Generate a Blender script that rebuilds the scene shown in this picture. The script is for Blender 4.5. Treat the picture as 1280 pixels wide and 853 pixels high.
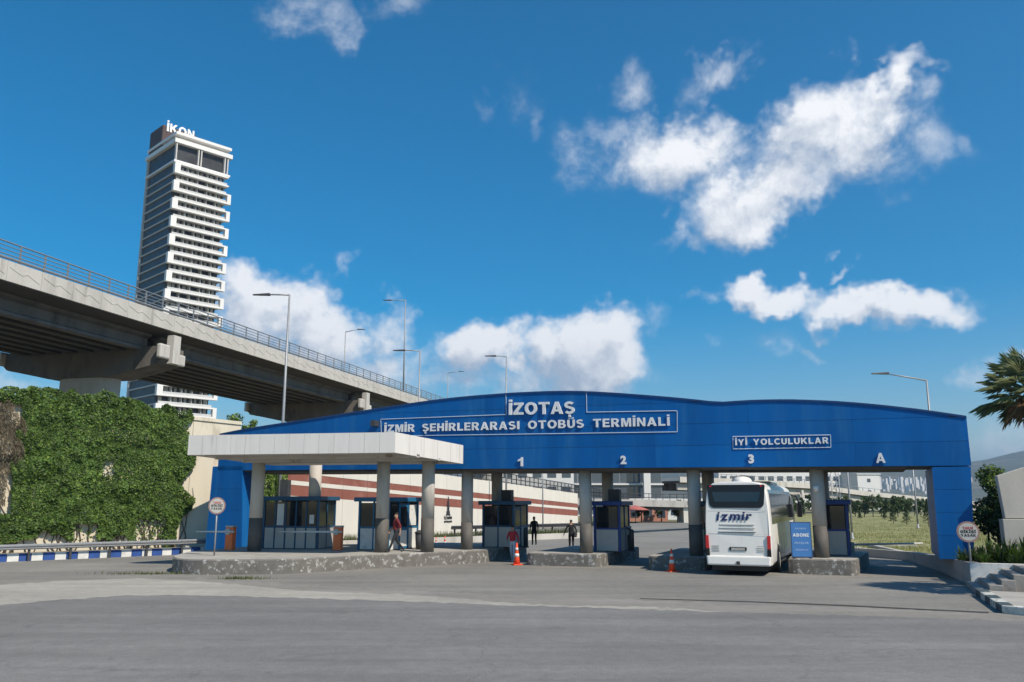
import bpy, bmesh, math, random
import numpy as np
from mathutils import Vector, Matrix
random.seed(7); RNG = np.random.default_rng(7)
for o in list(bpy.data.objects): bpy.data.objects.remove(o)
SC = bpy.context.scene; COL = SC.collection
R = math.radians

# ------------------------------------------------------------------ camera
CAMH = 2.8; FPX = 1040.0; W0, H0 = 1280.0, 853.0; HOR = 628.0
PITCH = math.atan((HOR - H0/2)/FPX); CP, SP = math.cos(PITCH), math.sin(PITCH)
cam = bpy.data.cameras.new('camera'); camo = bpy.data.objects.new('camera', cam); COL.objects.link(camo)
camo.location = (0, 0, CAMH); camo.rotation_euler = (R(90)+PITCH, 0, 0)
cam.sensor_width = 36.0; cam.lens = FPX/W0*36.0; cam.clip_end = 40000; cam.clip_start = 0.1
SC.camera = camo

# ------------------------------------------------------------------ sun, sky, exposure
SAZ = Vector((0.72, -0.69, 0)).normalized(); SEL = R(47)
SUND = Vector((SAZ.x*math.cos(SEL), SAZ.y*math.cos(SEL), math.sin(SEL)))
sl = bpy.data.lights.new('sun', 'SUN'); sl.energy = 4.5; sl.angle = R(0.53); sl.color = (1.0, 0.90, 0.76)
slo = bpy.data.objects.new('sun', sl); COL.objects.link(slo); slo.rotation_euler = SUND.to_track_quat('Z', 'Y').to_euler()
slo.location = (60, -40, 80)
SC.view_settings.view_transform = 'Standard'; SC.view_settings.look = 'None'
SC.view_settings.exposure = 0.31; SC.view_settings.gamma = 1.0

def ray(px, py):
    x = (px-W0/2)/FPX; y = -(py-H0/2)/FPX
    return Vector((x, CP-SP*y, SP+CP*y))
def atY(px, py, Y):
    r = ray(px, py); return Vector((0, 0, CAMH)) + r*(Y/r.y)
def gnd(px, py, z=0.0):
    r = ray(px, py); return Vector((0, 0, CAMH)) + r*((z-CAMH)/r.z)
def onpl(px, py, p0, n):
    r = ray(px, py); c = Vector((0, 0, CAMH)); return c + r*((p0-c).dot(n)/r.dot(n))

def build_world():
    w = bpy.data.worlds.new('World'); SC.world = w; w.use_nodes = True
    nt = w.node_tree; nt.nodes.clear(); L = nt.links
    out = nt.nodes.new('ShaderNodeOutputWorld'); bg = nt.nodes.new('ShaderNodeBackground')
    sky = nt.nodes.new('ShaderNodeTexSky'); sky.sky_type = 'NISHITA'; sky.sun_disc = False
    sky.sun_elevation = SEL; sky.sun_rotation = math.atan2(SAZ.x, SAZ.y)
    sky.air_density = 1.0; sky.dust_density = 0.35; sky.ozone_density = 2.6; sky.altitude = 0
    # --- cloud density group (direction space)
    g = bpy.data.node_groups.new('cloud_density', 'ShaderNodeTree')
    g.interface.new_socket('Vector', in_out='INPUT', socket_type='NodeSocketVector')
    g.interface.new_socket('Density', in_out='OUTPUT', socket_type='NodeSocketFloat'); g.interface.new_socket('Mass', in_out='OUTPUT', socket_type='NodeSocketFloat')
    gi = g.nodes.new('NodeGroupInput'); go = g.nodes.new('NodeGroupOutput'); GL = g.links
    def N(t, **k):
        n = g.nodes.new(t)
        for a, b in k.items(): setattr(n, a, b)
        return n
    def M(op, a, b=None, c=None):
        n = N('ShaderNodeMath', operation=op)
        for i, s in enumerate((a, b, c)):
            if s is None: continue
            if isinstance(s, (int, float)): n.inputs[i].default_value = s
            else: GL.new(s, n.inputs[i])
        return n.outputs[0]
    wn = N('ShaderNodeTexNoise'); wn.inputs['Scale'].default_value = 11; wn.inputs['Detail'].default_value = 4; wn.inputs['Roughness'].default_value = 0.62
    GL.new(gi.outputs[0], wn.inputs['Vector'])
    s1 = N('ShaderNodeVectorMath', operation='SUBTRACT'); GL.new(wn.outputs['Color'], s1.inputs[0]); s1.inputs[1].default_value = (.5, .5, .5)
    s2 = N('ShaderNodeVectorMath', operation='SCALE'); GL.new(s1.outputs[0], s2.inputs[0]); s2.inputs['Scale'].default_value = 0.14
    wv = N('ShaderNodeVectorMath', operation='ADD'); GL.new(gi.outputs[0], wv.inputs[0]); GL.new(s2.outputs[0], wv.inputs[1])
    B = [(1045,165,95,75,0,1), (965,235,105,50,20,.9), (850,195,115,60,5,.85), (930,275,52,42,0,.9), (782,105,34,40,0,.42), (905,80,75,28,25,.5),
         (1095,100,52,24,15,.75), (1140,195,65,60,0,.42), (765,195,85,55,0,.46), (858,293,45,20,20,.5),
         (965,368,72,28,0,.95), (1075,378,75,24,-8,.8), (1148,388,70,30,0,.9), (985,430,28,26,0,.4), (1020,425,22,16,0,.45),
         (335,385,85,62,0,1.1), (395,430,95,58,0,1.05), (488,412,34,42,20,.6), (450,465,130,45,0,.7), (412,368,34,20,0,.5), (430,332,26,12,20,.4),
         (605,432,66,46,0,1.05), (735,440,98,66,0,1.2), (650,480,190,45,0,.65), (820,395,40,18,10,.42), (905,437,20,14,0,.4), (1065,335,26,9,0,.42),
         (382,12,54,40,0,.42), (428,45,22,32,0,.36), (490,5,60,28,0,.30), (622,105,38,42,0,.30), (655,155,26,30,0,.27),
         (1240,455,45,20,0,.5), (1260,545,70,45,0,.55), (40,470,120,22,0,.45), (930,560,160,22,0,.4)]
    blobs = []
    for (px, py, rx, ry, rot, st) in B:
        d = ray(px, py).normalized(); blobs.append((d, rx/1040., ry/1040., rot, st))
    rr = random.Random(11)                                   # the same broken cumulus all round
    for k in range(14):
        az = R(48 + k*(264/14.0)+rr.uniform(-5, 5)); el = R(rr.choice([6, 9, 13, 22, 34]) + rr.uniform(-3, 3))
        d = Vector((math.sin(az)*math.cos(el), math.cos(az)*math.cos(el), math.sin(el)))
        blobs.append((d, rr.uniform(.05, .12), rr.uniform(.03, .06), rr.uniform(-15, 15), rr.uniform(.6, 1.05)))
    tot = None
    def DOT(vec):
        n = N('ShaderNodeVectorMath', operation='DOT_PRODUCT'); GL.new(wv.outputs[0], n.inputs[0]); n.inputs[1].default_value = vec; return n.outputs['Value']
    for d, a, b, rot, st in blobs:
        az = math.atan2(d.x, d.y)
        right = Vector((math.cos(az), -math.sin(az), 0)); up = right.cross(d)
        q = Matrix.Rotation(-R(rot), 3, d); right = q @ right; up = q @ up
        x = DOT(right/(a*1.12)); y = DOT(up/(b*1.12))        # the antipode lies below the horizon
        r2 = M('MULTIPLY_ADD', y, y, M('MULTIPLY', x, x))
        s = M('MULTIPLY_ADD', r2, -st*.85, st*.85)
        tot = M('MAXIMUM', s, 0.0) if tot is None else M('SMOOTH_MAX', tot, s, 0.15)
    fb = N('ShaderNodeTexNoise'); fb.inputs['Scale'].default_value = 15; fb.inputs['Detail'].default_value = 11; fb.inputs['Roughness'].default_value = 0.66; fb.inputs['Distortion'].default_value = .25
    GL.new(gi.outputs[0], fb.inputs['Vector'])
    f1 = M('MULTIPLY', M('SUBTRACT', fb.outputs['Fac'], 0.5), 1.45)
    gate = M('MULTIPLY', tot, 5.0); gate = M('MINIMUM', gate, 1.0)
    dens = M('ADD', M('SUBTRACT', tot, 0.20), M('MULTIPLY', f1, gate))
    GL.new(dens, go.inputs[0]); GL.new(tot, go.inputs[1])
    # --- use it
    def WN(t, **k):
        n = nt.nodes.new(t)
        for a, b in k.items(): setattr(n, a, b)
        return n
    def WM(op, a, b=None, clamp=False):
        n = WN('ShaderNodeMath', operation=op); n.use_clamp = clamp
        for i, s in enumerate((a, b)):
            if s is None: continue
            if isinstance(s, (int, float)): n.inputs[i].default_value = s
            else: L.new(s, n.inputs[i])
        return n.outputs[0]
    tc = WN('ShaderNodeTexCoord'); nrm = WN('ShaderNodeVectorMath', operation='NORMALIZE'); L.new(tc.outputs['Generated'], nrm.inputs[0])
    d1 = WN('ShaderNodeGroup'); d1.node_tree = g; L.new(nrm.outputs[0], d1.inputs[0])
    off = WN('ShaderNodeVectorMath', operation='ADD'); L.new(nrm.outputs[0], off.inputs[0]); off.inputs[1].default_value = (0.012, 0.0, 0.026)
    d2 = WN('ShaderNodeGroup'); d2.node_tree = g; L.new(off.outputs[0], d2.inputs[0])
    alpha = WN('ShaderNodeMapRange', interpolation_type='SMOOTHSTEP'); L.new(d1.outputs[0], alpha.inputs[0])
    alpha.inputs[1].default_value = -0.14; alpha.inputs[2].default_value = 0.58
    # the farther side from the sun of a cloud has more cloud between it and the sun
    lit = WM('SUBTRACT', d1.outputs[0], WM('MULTIPLY', d2.outputs[0], 1.0))
    lit = WM('ADD', WM('MULTIPLY', lit, 1.25), 0.66, clamp=True)
    thick = WM('MULTIPLY', WM('MAXIMUM', d2.outputs[0], 0.0), 0.42); lit = WM('SUBTRACT', lit, thick, clamp=True)
    cr = WN('ShaderNodeValToRGB'); L.new(lit, cr.inputs[0])
    cr.color_ramp.elements[0].color = (4.2, 4.9, 6.0, 1); cr.color_ramp.elements[0].position = 0.0
    cr.color_ramp.elements[1].color = (9.7, 9.7, 9.8, 1); cr.color_ramp.elements[1].position = 0.86
    hs = WN('ShaderNodeHueSaturation'); hs.inputs['Saturation'].default_value = 1.66; hs.inputs['Value'].default_value = 1.15; hs.inputs['Hue'].default_value = 0.492
    L.new(sky.outputs[0], hs.inputs['Color'])
    mx = WN('ShaderNodeMix', data_type='RGBA'); L.new(WM('MULTIPLY', WM('MULTIPLY', alpha.outputs[0], 0.96), WM('MULTIPLY', d1.outputs[1], 1.75, clamp=True)), mx.inputs[0])
    L.new(hs.outputs[0], mx.inputs[6]); L.new(cr.outputs[0], mx.inputs[7])
    L.new(mx.outputs[2], bg.inputs['Color']); bg.inputs['Strength'].default_value = 0.09
    L.new(bg.outputs[0], out.inputs['Surface'])
    w.cycles.sampling_method = 'MANUAL'; w.cycles.sample_map_resolution = 512
build_world()

# ------------------------------------------------------------------ materials
MATS = {}
def mat(name, col, rough=0.7, var=0.12, scale=3.0, bump=0.0, bscale=40.0, metal=0.0, spec=0.4, dirt=None, dscale=1.0, dlo=.5, dhi=.7, coat=0, stretch=None, island=0.0, trans=0.0, objrand=0.0):
    if name in MATS: return MATS[name]
    m = bpy.data.materials.new(name); m.use_nodes = True; nt = m.node_tree; L = nt.links
    p = nt.nodes['Principled BSDF']; p.inputs['Roughness'].default_value = rough; p.inputs['Metallic'].default_value = metal
    p.inputs['Specular IOR Level'].default_value = spec; p.inputs['Coat Weight'].default_value = coat
    if trans: p.inputs['Transmission Weight'].default_value = trans
    ge = nt.nodes.new('ShaderNodeNewGeometry'); vec = ge.outputs['Position']
    if stretch:
        mp = nt.nodes.new('ShaderNodeMapping'); mp.inputs['Scale'].default_value = stretch; L.new(vec, mp.inputs[0]); vec2 = mp.outputs[0]
    else: vec2 = vec
    n = nt.nodes.new('ShaderNodeTexNoise'); n.inputs['Scale'].default_value = scale; n.inputs['Detail'].default_value = 6; n.inputs['Roughness'].default_value = .6
    L.new(vec2, n.inputs['Vector'])
    mr = nt.nodes.new('ShaderNodeMapRange'); L.new(n.outputs['Fac'], mr.inputs[0]); mr.inputs[1].default_value = .25; mr.inputs[2].default_value = .75
    mr.inputs[3].default_value = 1-var; mr.inputs[4].default_value = 1+var
    fac = mr.outputs[0]
    if island:
        r2 = nt.nodes.new('ShaderNodeMapRange'); L.new(ge.outputs['Random Per Island'], r2.inputs[0]); r2.inputs[3].default_value = 1-island; r2.inputs[4].default_value = 1+island
        mm = nt.nodes.new('ShaderNodeMath'); mm.operation = 'MULTIPLY'; L.new(fac, mm.inputs[0]); L.new(r2.outputs[0], mm.inputs[1]); fac = mm.outputs[0]
    if objrand:
        oi = nt.nodes.new('ShaderNodeObjectInfo'); r3 = nt.nodes.new('ShaderNodeMapRange'); L.new(oi.outputs['Random'], r3.inputs[0]); r3.inputs[3].default_value = 1-objrand; r3.inputs[4].default_value = 1+objrand
        m3 = nt.nodes.new('ShaderNodeMath'); m3.operation = 'MULTIPLY'; L.new(fac, m3.inputs[0]); L.new(r3.outputs[0], m3.inputs[1]); fac = m3.outputs[0]
    mul = nt.nodes.new('ShaderNodeMix'); mul.data_type = 'RGBA'; mul.blend_type = 'MULTIPLY'; mul.inputs[0].default_value = 1
    mul.inputs[6].default_value = (*col, 1); L.new(fac, mul.inputs[7]); c = mul.outputs[2]
    if dirt:
        dn = nt.nodes.new('ShaderNodeTexNoise'); dn.inputs['Scale'].default_value = dscale; dn.inputs['Detail'].default_value = 8; dn.inputs['Roughness'].default_value = .68; L.new(vec2, dn.inputs['Vector'])
        dr = nt.nodes.new('ShaderNodeMapRange'); dr.interpolation_type = 'SMOOTHSTEP'; L.new(dn.outputs['Fac'], dr.inputs[0]); dr.inputs[1].default_value = dlo; dr.inputs[2].default_value = dhi
        mx = nt.nodes.new('ShaderNodeMix'); mx.data_type = 'RGBA'; L.new(dr.outputs[0], mx.inputs[0]); L.new(c, mx.inputs[6]); mx.inputs[7].default_value = (*dirt, 1); c = mx.outputs[2]
    L.new(c, p.inputs['Base Color'])
    if bump:
        bn = nt.nodes.new('ShaderNodeTexNoise'); bn.inputs['Scale'].default_value = bscale; bn.inputs['Detail'].default_value = 5; L.new(vec, bn.inputs['Vector'])
        bp = nt.nodes.new('ShaderNodeBump'); bp.inputs['Strength'].default_value = bump; bp.inputs['Distance'].default_value = .02; L.new(bn.outputs['Fac'], bp.inputs['Height']); L.new(bp.outputs[0], p.inputs['Normal'])
    MATS[name] = m; return m
def glassy(name, col, rough=.06):
    return mat(name, col, rough, .1, 2., spec=.8)
def leafmat(name, col, var=.45, island=.5):
    m = mat(name, col, .55, var, .9, spec=.3, island=island)
    nt = m.node_tree; p = nt.nodes['Principled BSDF']
    tr = nt.nodes.new('ShaderNodeBsdfTranslucent'); tr.inputs[0].default_value = (col[0]*1.6, col[1]*1.7, col[2]*.8, 1)
    ms = nt.nodes.new('ShaderNodeMixShader'); ms.inputs[0].default_value = .25
    out = [n for n in nt.nodes if n.type == 'OUTPUT_MATERIAL'][0]
    nt.links.new(p.outputs[0], ms.inputs[1]); nt.links.new(tr.outputs[0], ms.inputs[2]); nt.links.new(ms.outputs[0], out.inputs[0])
    return m

# ------------------------------------------------------------------ mesh helpers
class Fr:
    def __init__(s, o, ang=0.0, u=None):
        s.o = Vector(o); s.u = Vector((math.cos(ang), math.sin(ang), 0)) if u is None else Vector(u).normalized()
        s.v = Vector((-s.u.y, s.u.x, 0))
    def P(s, a, b, z): return s.o + s.u*a + s.v*b + Vector((0, 0, z))
W = Fr((0, 0, 0))
class MB:
    def __init__(s): s.v = []; s.f = []; s.m = []; s.s = []
    def add(s, vs, fs, m=0, smooth=False):
        k = len(s.v); s.v += [tuple(q) for q in vs]
        for f in fs: s.f.append(tuple(i+k for i in f)); s.m.append(m); s.s.append(smooth)
        return s
    def hexa(s, p, m=0):   # 8 points: bottom 4 ccw, top 4 ccw
        return s.add(p, [(3, 2, 1, 0), (4, 5, 6, 7), (0, 1, 5, 4), (1, 2, 6, 5), (2, 3, 7, 6), (3, 0, 4, 7)], m)
    def fb(s, F, a0, a1, b0, b1, z0, z1, m=0):
        P = F.P
        return s.hexa([P(a0, b0, z0), P(a1, b0, z0), P(a1, b1, z0), P(a0, b1, z0), P(a0, b0, z1), P(a1, b0, z1), P(a1, b1, z1), P(a0, b1, z1)], m)
    def prism(s, pts, vec, m=0, mtop=None, mside=None):
        n = len(pts); vec = Vector(vec); pts = [Vector(p) for p in pts]; q = [p+vec for p in pts]
        s.add(pts+q, [tuple(range(n))[::-1]], m)
        k = len(s.v)-2*n
        s.f.append(tuple(range(k+n, k+2*n))); s.m.append(m if mtop is None else mtop); s.s.append(False)
        for i in range(n):
            j = (i+1) % n; s.f.append((k+i, k+j, k+n+j, k+n+i)); s.m.append(m if mside is None else mside); s.s.append(False)
        return s
    def tube(s, path, r, n=8, m=0, caps=True, smooth=True):
        path = [Vector(p) for p in path]; rs = r if isinstance(r, (list, tuple)) else [r]*len(path); rings = []; vs = []; prev = None
        for i, p in enumerate(path):
            t = (path[min(i+1, len(path)-1)]-path[max(i-1, 0)]).normalized()
            a = prev if prev is not None else (Vector((1, 0, 0)) if abs(t.z) > .9 else Vector((0, 0, 1)))
            x = (a - t*a.dot(t)).normalized(); y = t.cross(x); prev = x
            for k in range(n):
                an = 2*math.pi*k/n; vs.append(p + (x*math.cos(an)+y*math.sin(an))*rs[i])
        fs = []
        for i in range(len(path)-1):
            for k in range(n):
                k2 = (k+1) % n; fs.append((i*n+k, i*n+k2, (i+1)*n+k2, (i+1)*n+k))
        s.add(vs, fs, m, smooth)
        if caps:
            b = len(s.v)-len(vs)
            s.f.append(tuple(b+k for k in range(n))[::-1]); s.m.append(m); s.s.append(False)
            e = b+(len(path)-1)*n
            s.f.append(tuple(e+k for k in range(n))); s.m.append(m); s.s.append(False)
        return s
    def lathe(s, prof, c, n=16, m=0, smooth=True):
        c = Vector(c); vs = []
        for r, z in prof:
            for k in range(n):
                an = 2*math.pi*k/n; vs.append(c+Vector((r*math.cos(an), r*math.sin(an), z)))
        fs = []
        for i in range(len(prof)-1):
            for k in range(n):
                k2 = (k+1) % n; fs.append((i*n+k, i*n+k2, (i+1)*n+k2, (i+1)*n+k))
        s.add(vs, fs, m, smooth); b = len(s.v)-len(vs)
        s.f.append(tuple(b+k for k in range(n))[::-1]); s.m.append(m); s.s.append(False)
        e = b+(len(prof)-1)*n; s.f.append(tuple(e+k for k in range(n))); s.m.append(m); s.s.append(False)
        return s
    def disc(s, c, nrm, r, th, n=28, m=0, mside=None):
        nrm = Vector(nrm).normalized(); x = nrm.cross(Vector((0, 0, 1))).normalized(); y = x.cross(nrm)
        pts = [Vector(c)+(x*math.cos(2*math.pi*k/n)+y*math.sin(2*math.pi*k/n))*r for k in range(n)]
        return s.prism(pts, nrm*th, m, m, mside)
    def build(s, name, mats, parent=None, bevel=0.0, fixn=True):
        me = bpy.data.meshes.new(name)
        off = wloc(parent) if parent else Vector((0, 0, 0))
        me.from_pydata([(x-off.x, y-off.y, z-off.z) for x, y, z in s.v], [], s.f)
        if not isinstance(mats, (list, tuple)): mats = [mats]
        for q in mats: me.materials.append(q)
        me.polygons.foreach_set('material_index', s.m); me.polygons.foreach_set('use_smooth', s.s)
        if fixn:
            bm = bmesh.new(); bm.from_mesh(me); bmesh.ops.recalc_face_normals(bm, faces=bm.faces); bm.to_mesh(me); bm.free()
        me.update()
        o = bpy.data.objects.new(name, me); COL.objects.link(o)
        if parent: o.parent = parent
        if bevel:
            b = o.modifiers.new('bevel', 'BEVEL'); b.width = bevel; b.segments = 2; b.limit_method = 'ANGLE'; b.angle_limit = R(40)
        return o
def wloc(o):
    v = Vector((0, 0, 0))
    while o is not None: v = v + o.location; o = o.parent
    return v
def tag(o, label=None, cat=None, group=None, kind=None):
    if label: o['label'] = label
    if cat: o['category'] = cat
    if group: o['group'] = group
    if kind: o['kind'] = kind
    return o
def thing(name, label, cat, loc, group=None):
    o = bpy.data.objects.new(name, None); COL.objects.link(o); o.location = loc; o.empty_display_size = .3
    return tag(o, label, cat, group)
def copy_tree(o, parent=None, top=True):
    c = o.copy(); COL.objects.link(c)
    if parent: c.parent = parent
    for ch in o.children: copy_tree(ch, c, False)
    return c
def struct(mb, name, mats, **k): return tag(mb.build(name, mats, **k), kind='structure')
def leafmesh(name, pts, nrms, size, mats, parent=None, aspect=.62, kind=None, midx=None, droop=0.0):
    """many small folded leaves, two triangles each pair along the midrib"""
    n = len(pts); pts = np.asarray(pts, float); nr = np.asarray(nrms, float)
    nr = nr + RNG.normal(0, .45, (n, 3)); nr /= np.linalg.norm(nr, axis=1)[:, None]+1e-9
    t = RNG.normal(0, 1, (n, 3)); t[:, 2] -= droop; t -= nr*np.sum(t*nr, 1)[:, None]; t /= np.linalg.norm(t, axis=1)[:, None]+1e-9
    b = np.cross(nr, t); sz = (np.asarray(size)*RNG.uniform(.6, 1.35, n))[:, None]
    v = np.stack([pts-t*sz*.5, pts+b*sz*.5*aspect+nr*sz*.12, pts+t*sz*.5, pts-b*sz*.5*aspect+nr*sz*.12], 1).reshape(-1, 3)
    if parent: v = v-np.array(wloc(parent))
    me = bpy.data.meshes.new(name); me.vertices.add(4*n); me.vertices.foreach_set('co', v.ravel())
    idx = np.arange(n)*4; f = np.stack([idx, idx+1, idx+2, idx, idx+2, idx+3], 1).ravel()
    me.loops.add(6*n); me.loops.foreach_set('vertex_index', f.astype(np.int32))
    me.polygons.add(2*n); me.polygons.foreach_set('loop_start', (np.arange(2*n)*3).astype(np.int32)); 
    if not isinstance(mats, (list, tuple)): mats = [mats]
    for q in mats: me.materials.append(q)
    if midx is not None: me.polygons.foreach_set('material_index', np.repeat(np.asarray(midx, np.int32), 2))
    me.update(calc_edges=True)
    o = bpy.data.objects.new(name, me); COL.objects.link(o)
    if parent: o.parent = parent
    if kind: o['kind'] = kind
    return o
_gl = {}
def _arc(cx, cy, rx, ry, a0, a1, n=10): return [(cx+rx*math.cos(R(a0+(a1-a0)*i/n)), cy+ry*math.sin(R(a0+(a1-a0)*i/n))) for i in range(n+1)]
def _stroke(P, h):
    l, r_ = [], []
    for i, p in enumerate(P):
        a, b = P[max(0, i-1)], P[min(len(P)-1, i+1)]; dx, dy = b[0]-a[0], b[1]-a[1]; q = math.hypot(dx, dy) or 1
        l.append((p[0]-dy/q*h, p[1]+dx/q*h)); r_.append((p[0]+dy/q*h, p[1]-dx/q*h))
    return l+r_[::-1]
def _rc(x0, y0, x1, y1): return [(x0, y0), (x1, y0), (x1, y1), (x0, y1)]
_I = [_rc(0, 0, .23, 1)]; _S = [_stroke(_arc(.38, .715, .26, .185, 28, 270, 14)+_arc(.38, .285, .27, .205, 90, -152, 14)[1:], .10)]
_U = [[(0, 1)]+_arc(.38, .37, .38, .385, 180, 360, 12)+[(.76, 1), (.54, 1)]+_arc(.38, .37, .16, .18, 360, 180, 10)+[(.22, 1)]]
BLOCK = {'I': _I, 'İ': _I+[_rc(0, 1.09, .23, 1.27)], 'S': _S, 'Ş': _S+[_rc(.31, -.27, .47, -.06)], 'U': _U, 'Ü': _U+[_rc(.12, 1.09, .31, 1.26), _rc(.45, 1.09, .64, 1.26)],
 'Z': [[(0, 0), (.75, 0), (.75, .2), (.3, .2), (.74, .82), (.74, 1), (.04, 1), (.04, .8), (.44, .8), (0, .18)]],
 'M': [[(0, 0), (.2, 0), (.2, .68), (.38, 0), (.56, 0), (.74, .68), (.74, 0), (.94, 0), (.94, 1), (.65, 1), (.47, .36), (.29, 1), (0, 1)]],
 'R': [[(0, 0), (.22, 0), (.22, .38), (.3, .38), (.52, 0), (.79, 0), (.56, .42)]+_arc(.46, .70, .27, .30, -55, 90)+[(0, 1)], [(.22, .56)]+_arc(.42, .695, .09, .135, -90, 90, 6)+[(.22, .83)]],
 'B': [[(0, 0)]+_arc(.46, .28, .29, .28, -90, 55)+_arc(.44, .745, .26, .255, -45, 90)+[(0, 1)], [(.22, .17)]+_arc(.44, .285, .09, .115, -90, 90, 6)+[(.22, .40)], [(.22, .60)]+_arc(.42, .715, .08, .115, -90, 90, 6)+[(.22, .83)]],
 'O': [_arc(.46, .5, .46, .52, 0, 345, 23), _arc(.46, .5, .23, .31, 0, 345, 23)], 'C': [_stroke(_arc(.45, .5, .35, .41, 42, 318, 22), .108)],
 'E': [[(0, 0), (.66, 0), (.66, .19), (.22, .19), (.22, .41), (.6, .41), (.6, .59), (.22, .59), (.22, .81), (.64, .81), (.64, 1), (0, 1)]],
 'H': [[(0, 0), (.22, 0), (.22, .39), (.54, .39), (.54, 0), (.76, 0), (.76, 1), (.54, 1), (.54, .6), (.22, .6), (.22, 1), (0, 1)]],
 'L': [[(0, 0), (.64, 0), (.64, .2), (.22, .2), (.22, 1), (0, 1)]], 'T': [[(.28, 0), (.5, 0), (.5, .81), (.78, .81), (.78, 1), (0, 1), (0, .81), (.28, .81)]],
 'A': [[(0, 0), (.22, 0), (.29, .2), (.57, .2), (.64, 0), (.88, 0), (.55, 1), (.32, 1)], [(.35, .37), (.51, .37), (.43, .68)]],
 'N': [[(0, 0), (.2, 0), (.2, .64), (.55, 0), (.77, 0), (.77, 1), (.57, 1), (.57, .36), (.22, 1), (0, 1)]],
 'Y': [[(.32, 0), (.54, 0), (.54, .4), (.87, 1), (.62, 1), (.43, .6), (.24, 1), (0, 1), (.32, .4)]],
 'K': [[(0, 0), (.22, 0), (.22, .3), (.33, .43), (.58, 0), (.86, 0), (.48, .6), (.83, 1), (.54, 1), (.22, .59), (.22, 1), (0, 1)]]}
def glyph(ch, bold):
    k = (ch, bold)
    if k in _gl: return _gl[k]
    if bold == 'block':
        c = bpy.data.curves.new('glyph', 'CURVE'); c.dimensions = '2D'; c.fill_mode = 'FRONT'
        for pl in BLOCK[ch]:
            sp = c.splines.new('POLY'); sp.points.add(len(pl)-1); sp.use_cyclic_u = True
            for i, (x, y) in enumerate(pl): sp.points[i].co = (x, y, 0, 1)
    else:
        c = bpy.data.curves.new('glyph', 'FONT'); c.body = ch; c.size = 1; c.offset = bold; c.fill_mode = 'FRONT'; c.resolution_u = 3
    o = bpy.data.objects.new('glyph', c); COL.objects.link(o)
    dg = bpy.context.evaluated_depsgraph_get(); me = bpy.data.meshes.new_from_object(o.evaluated_get(dg))
    vs = [v.co.copy() for v in me.vertices]; fs = [tuple(p.vertices) for p in me.polygons]
    bpy.data.objects.remove(o); bpy.data.curves.remove(c); bpy.data.meshes.remove(me)
    _gl[k] = (vs, fs); return _gl[k]
def letters(txt, p0, p1, up, cap, depth, m, parent, bold=.03, gap=.16, slant=0.0, name='letter', single=None, space=.42):
    """separate solid letters standing from p0 to p1 along a baseline; cap = height of capitals"""
    p0 = Vector(p0); p1 = Vector(p1); x = (p1-p0); Ltot = x.length; x.normalize(); up = Vector(up).normalized(); nr = x.cross(up).normalized()
    if all(q in BLOCK or q == ' ' for q in txt) and bold >= .03: bold = 'block'
    hv = glyph('H', bold)[0]; hy = max(v.y for v in hv)-min(v.y for v in hv); y0 = min(v.y for v in hv); sc = cap/hy
    xs = 0; items = []
    for ch in txt:
        if ch == ' ': xs += space*cap; continue
        vs, fs = glyph(ch, bold); a = min(v.x for v in vs); b = max(v.x for v in vs)
        items.append((ch, vs, fs, a, xs)); xs += (b-a)*sc + gap*cap
    xs -= gap*cap; kx = Ltot/xs
    if len(items) == 1: kx = 1.0; p0 = p0 + x*(Ltot-xs)/2
    acc = MB(); outs = []
    for ch, vs, fs, a, ox in items:
        mb = acc if single else MB()
        q = [p0 + x*((ox+(v.x-a)*sc)*kx + slant*(v.y-y0)*sc) + up*((v.y-y0)*sc) for v in vs]; n = len(q)
        ed = {}
        for f in fs:
            for i in range(len(f)):
                e = (f[i], f[(i+1) % len(f)]); ed[e] = 1
        rim = [e for e in ed if (e[1], e[0]) not in ed]
        mb.add([p+nr*depth for p in q]+q, list(fs)+[(b_+n, a_+n, a_, b_)[::-1] for a_, b_ in rim])
        if not single: outs.append(mb.build(name, m, parent, fixn=False))
    if single: outs.append(acc.build(single, m, parent, fixn=False))
    return outs
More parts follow.
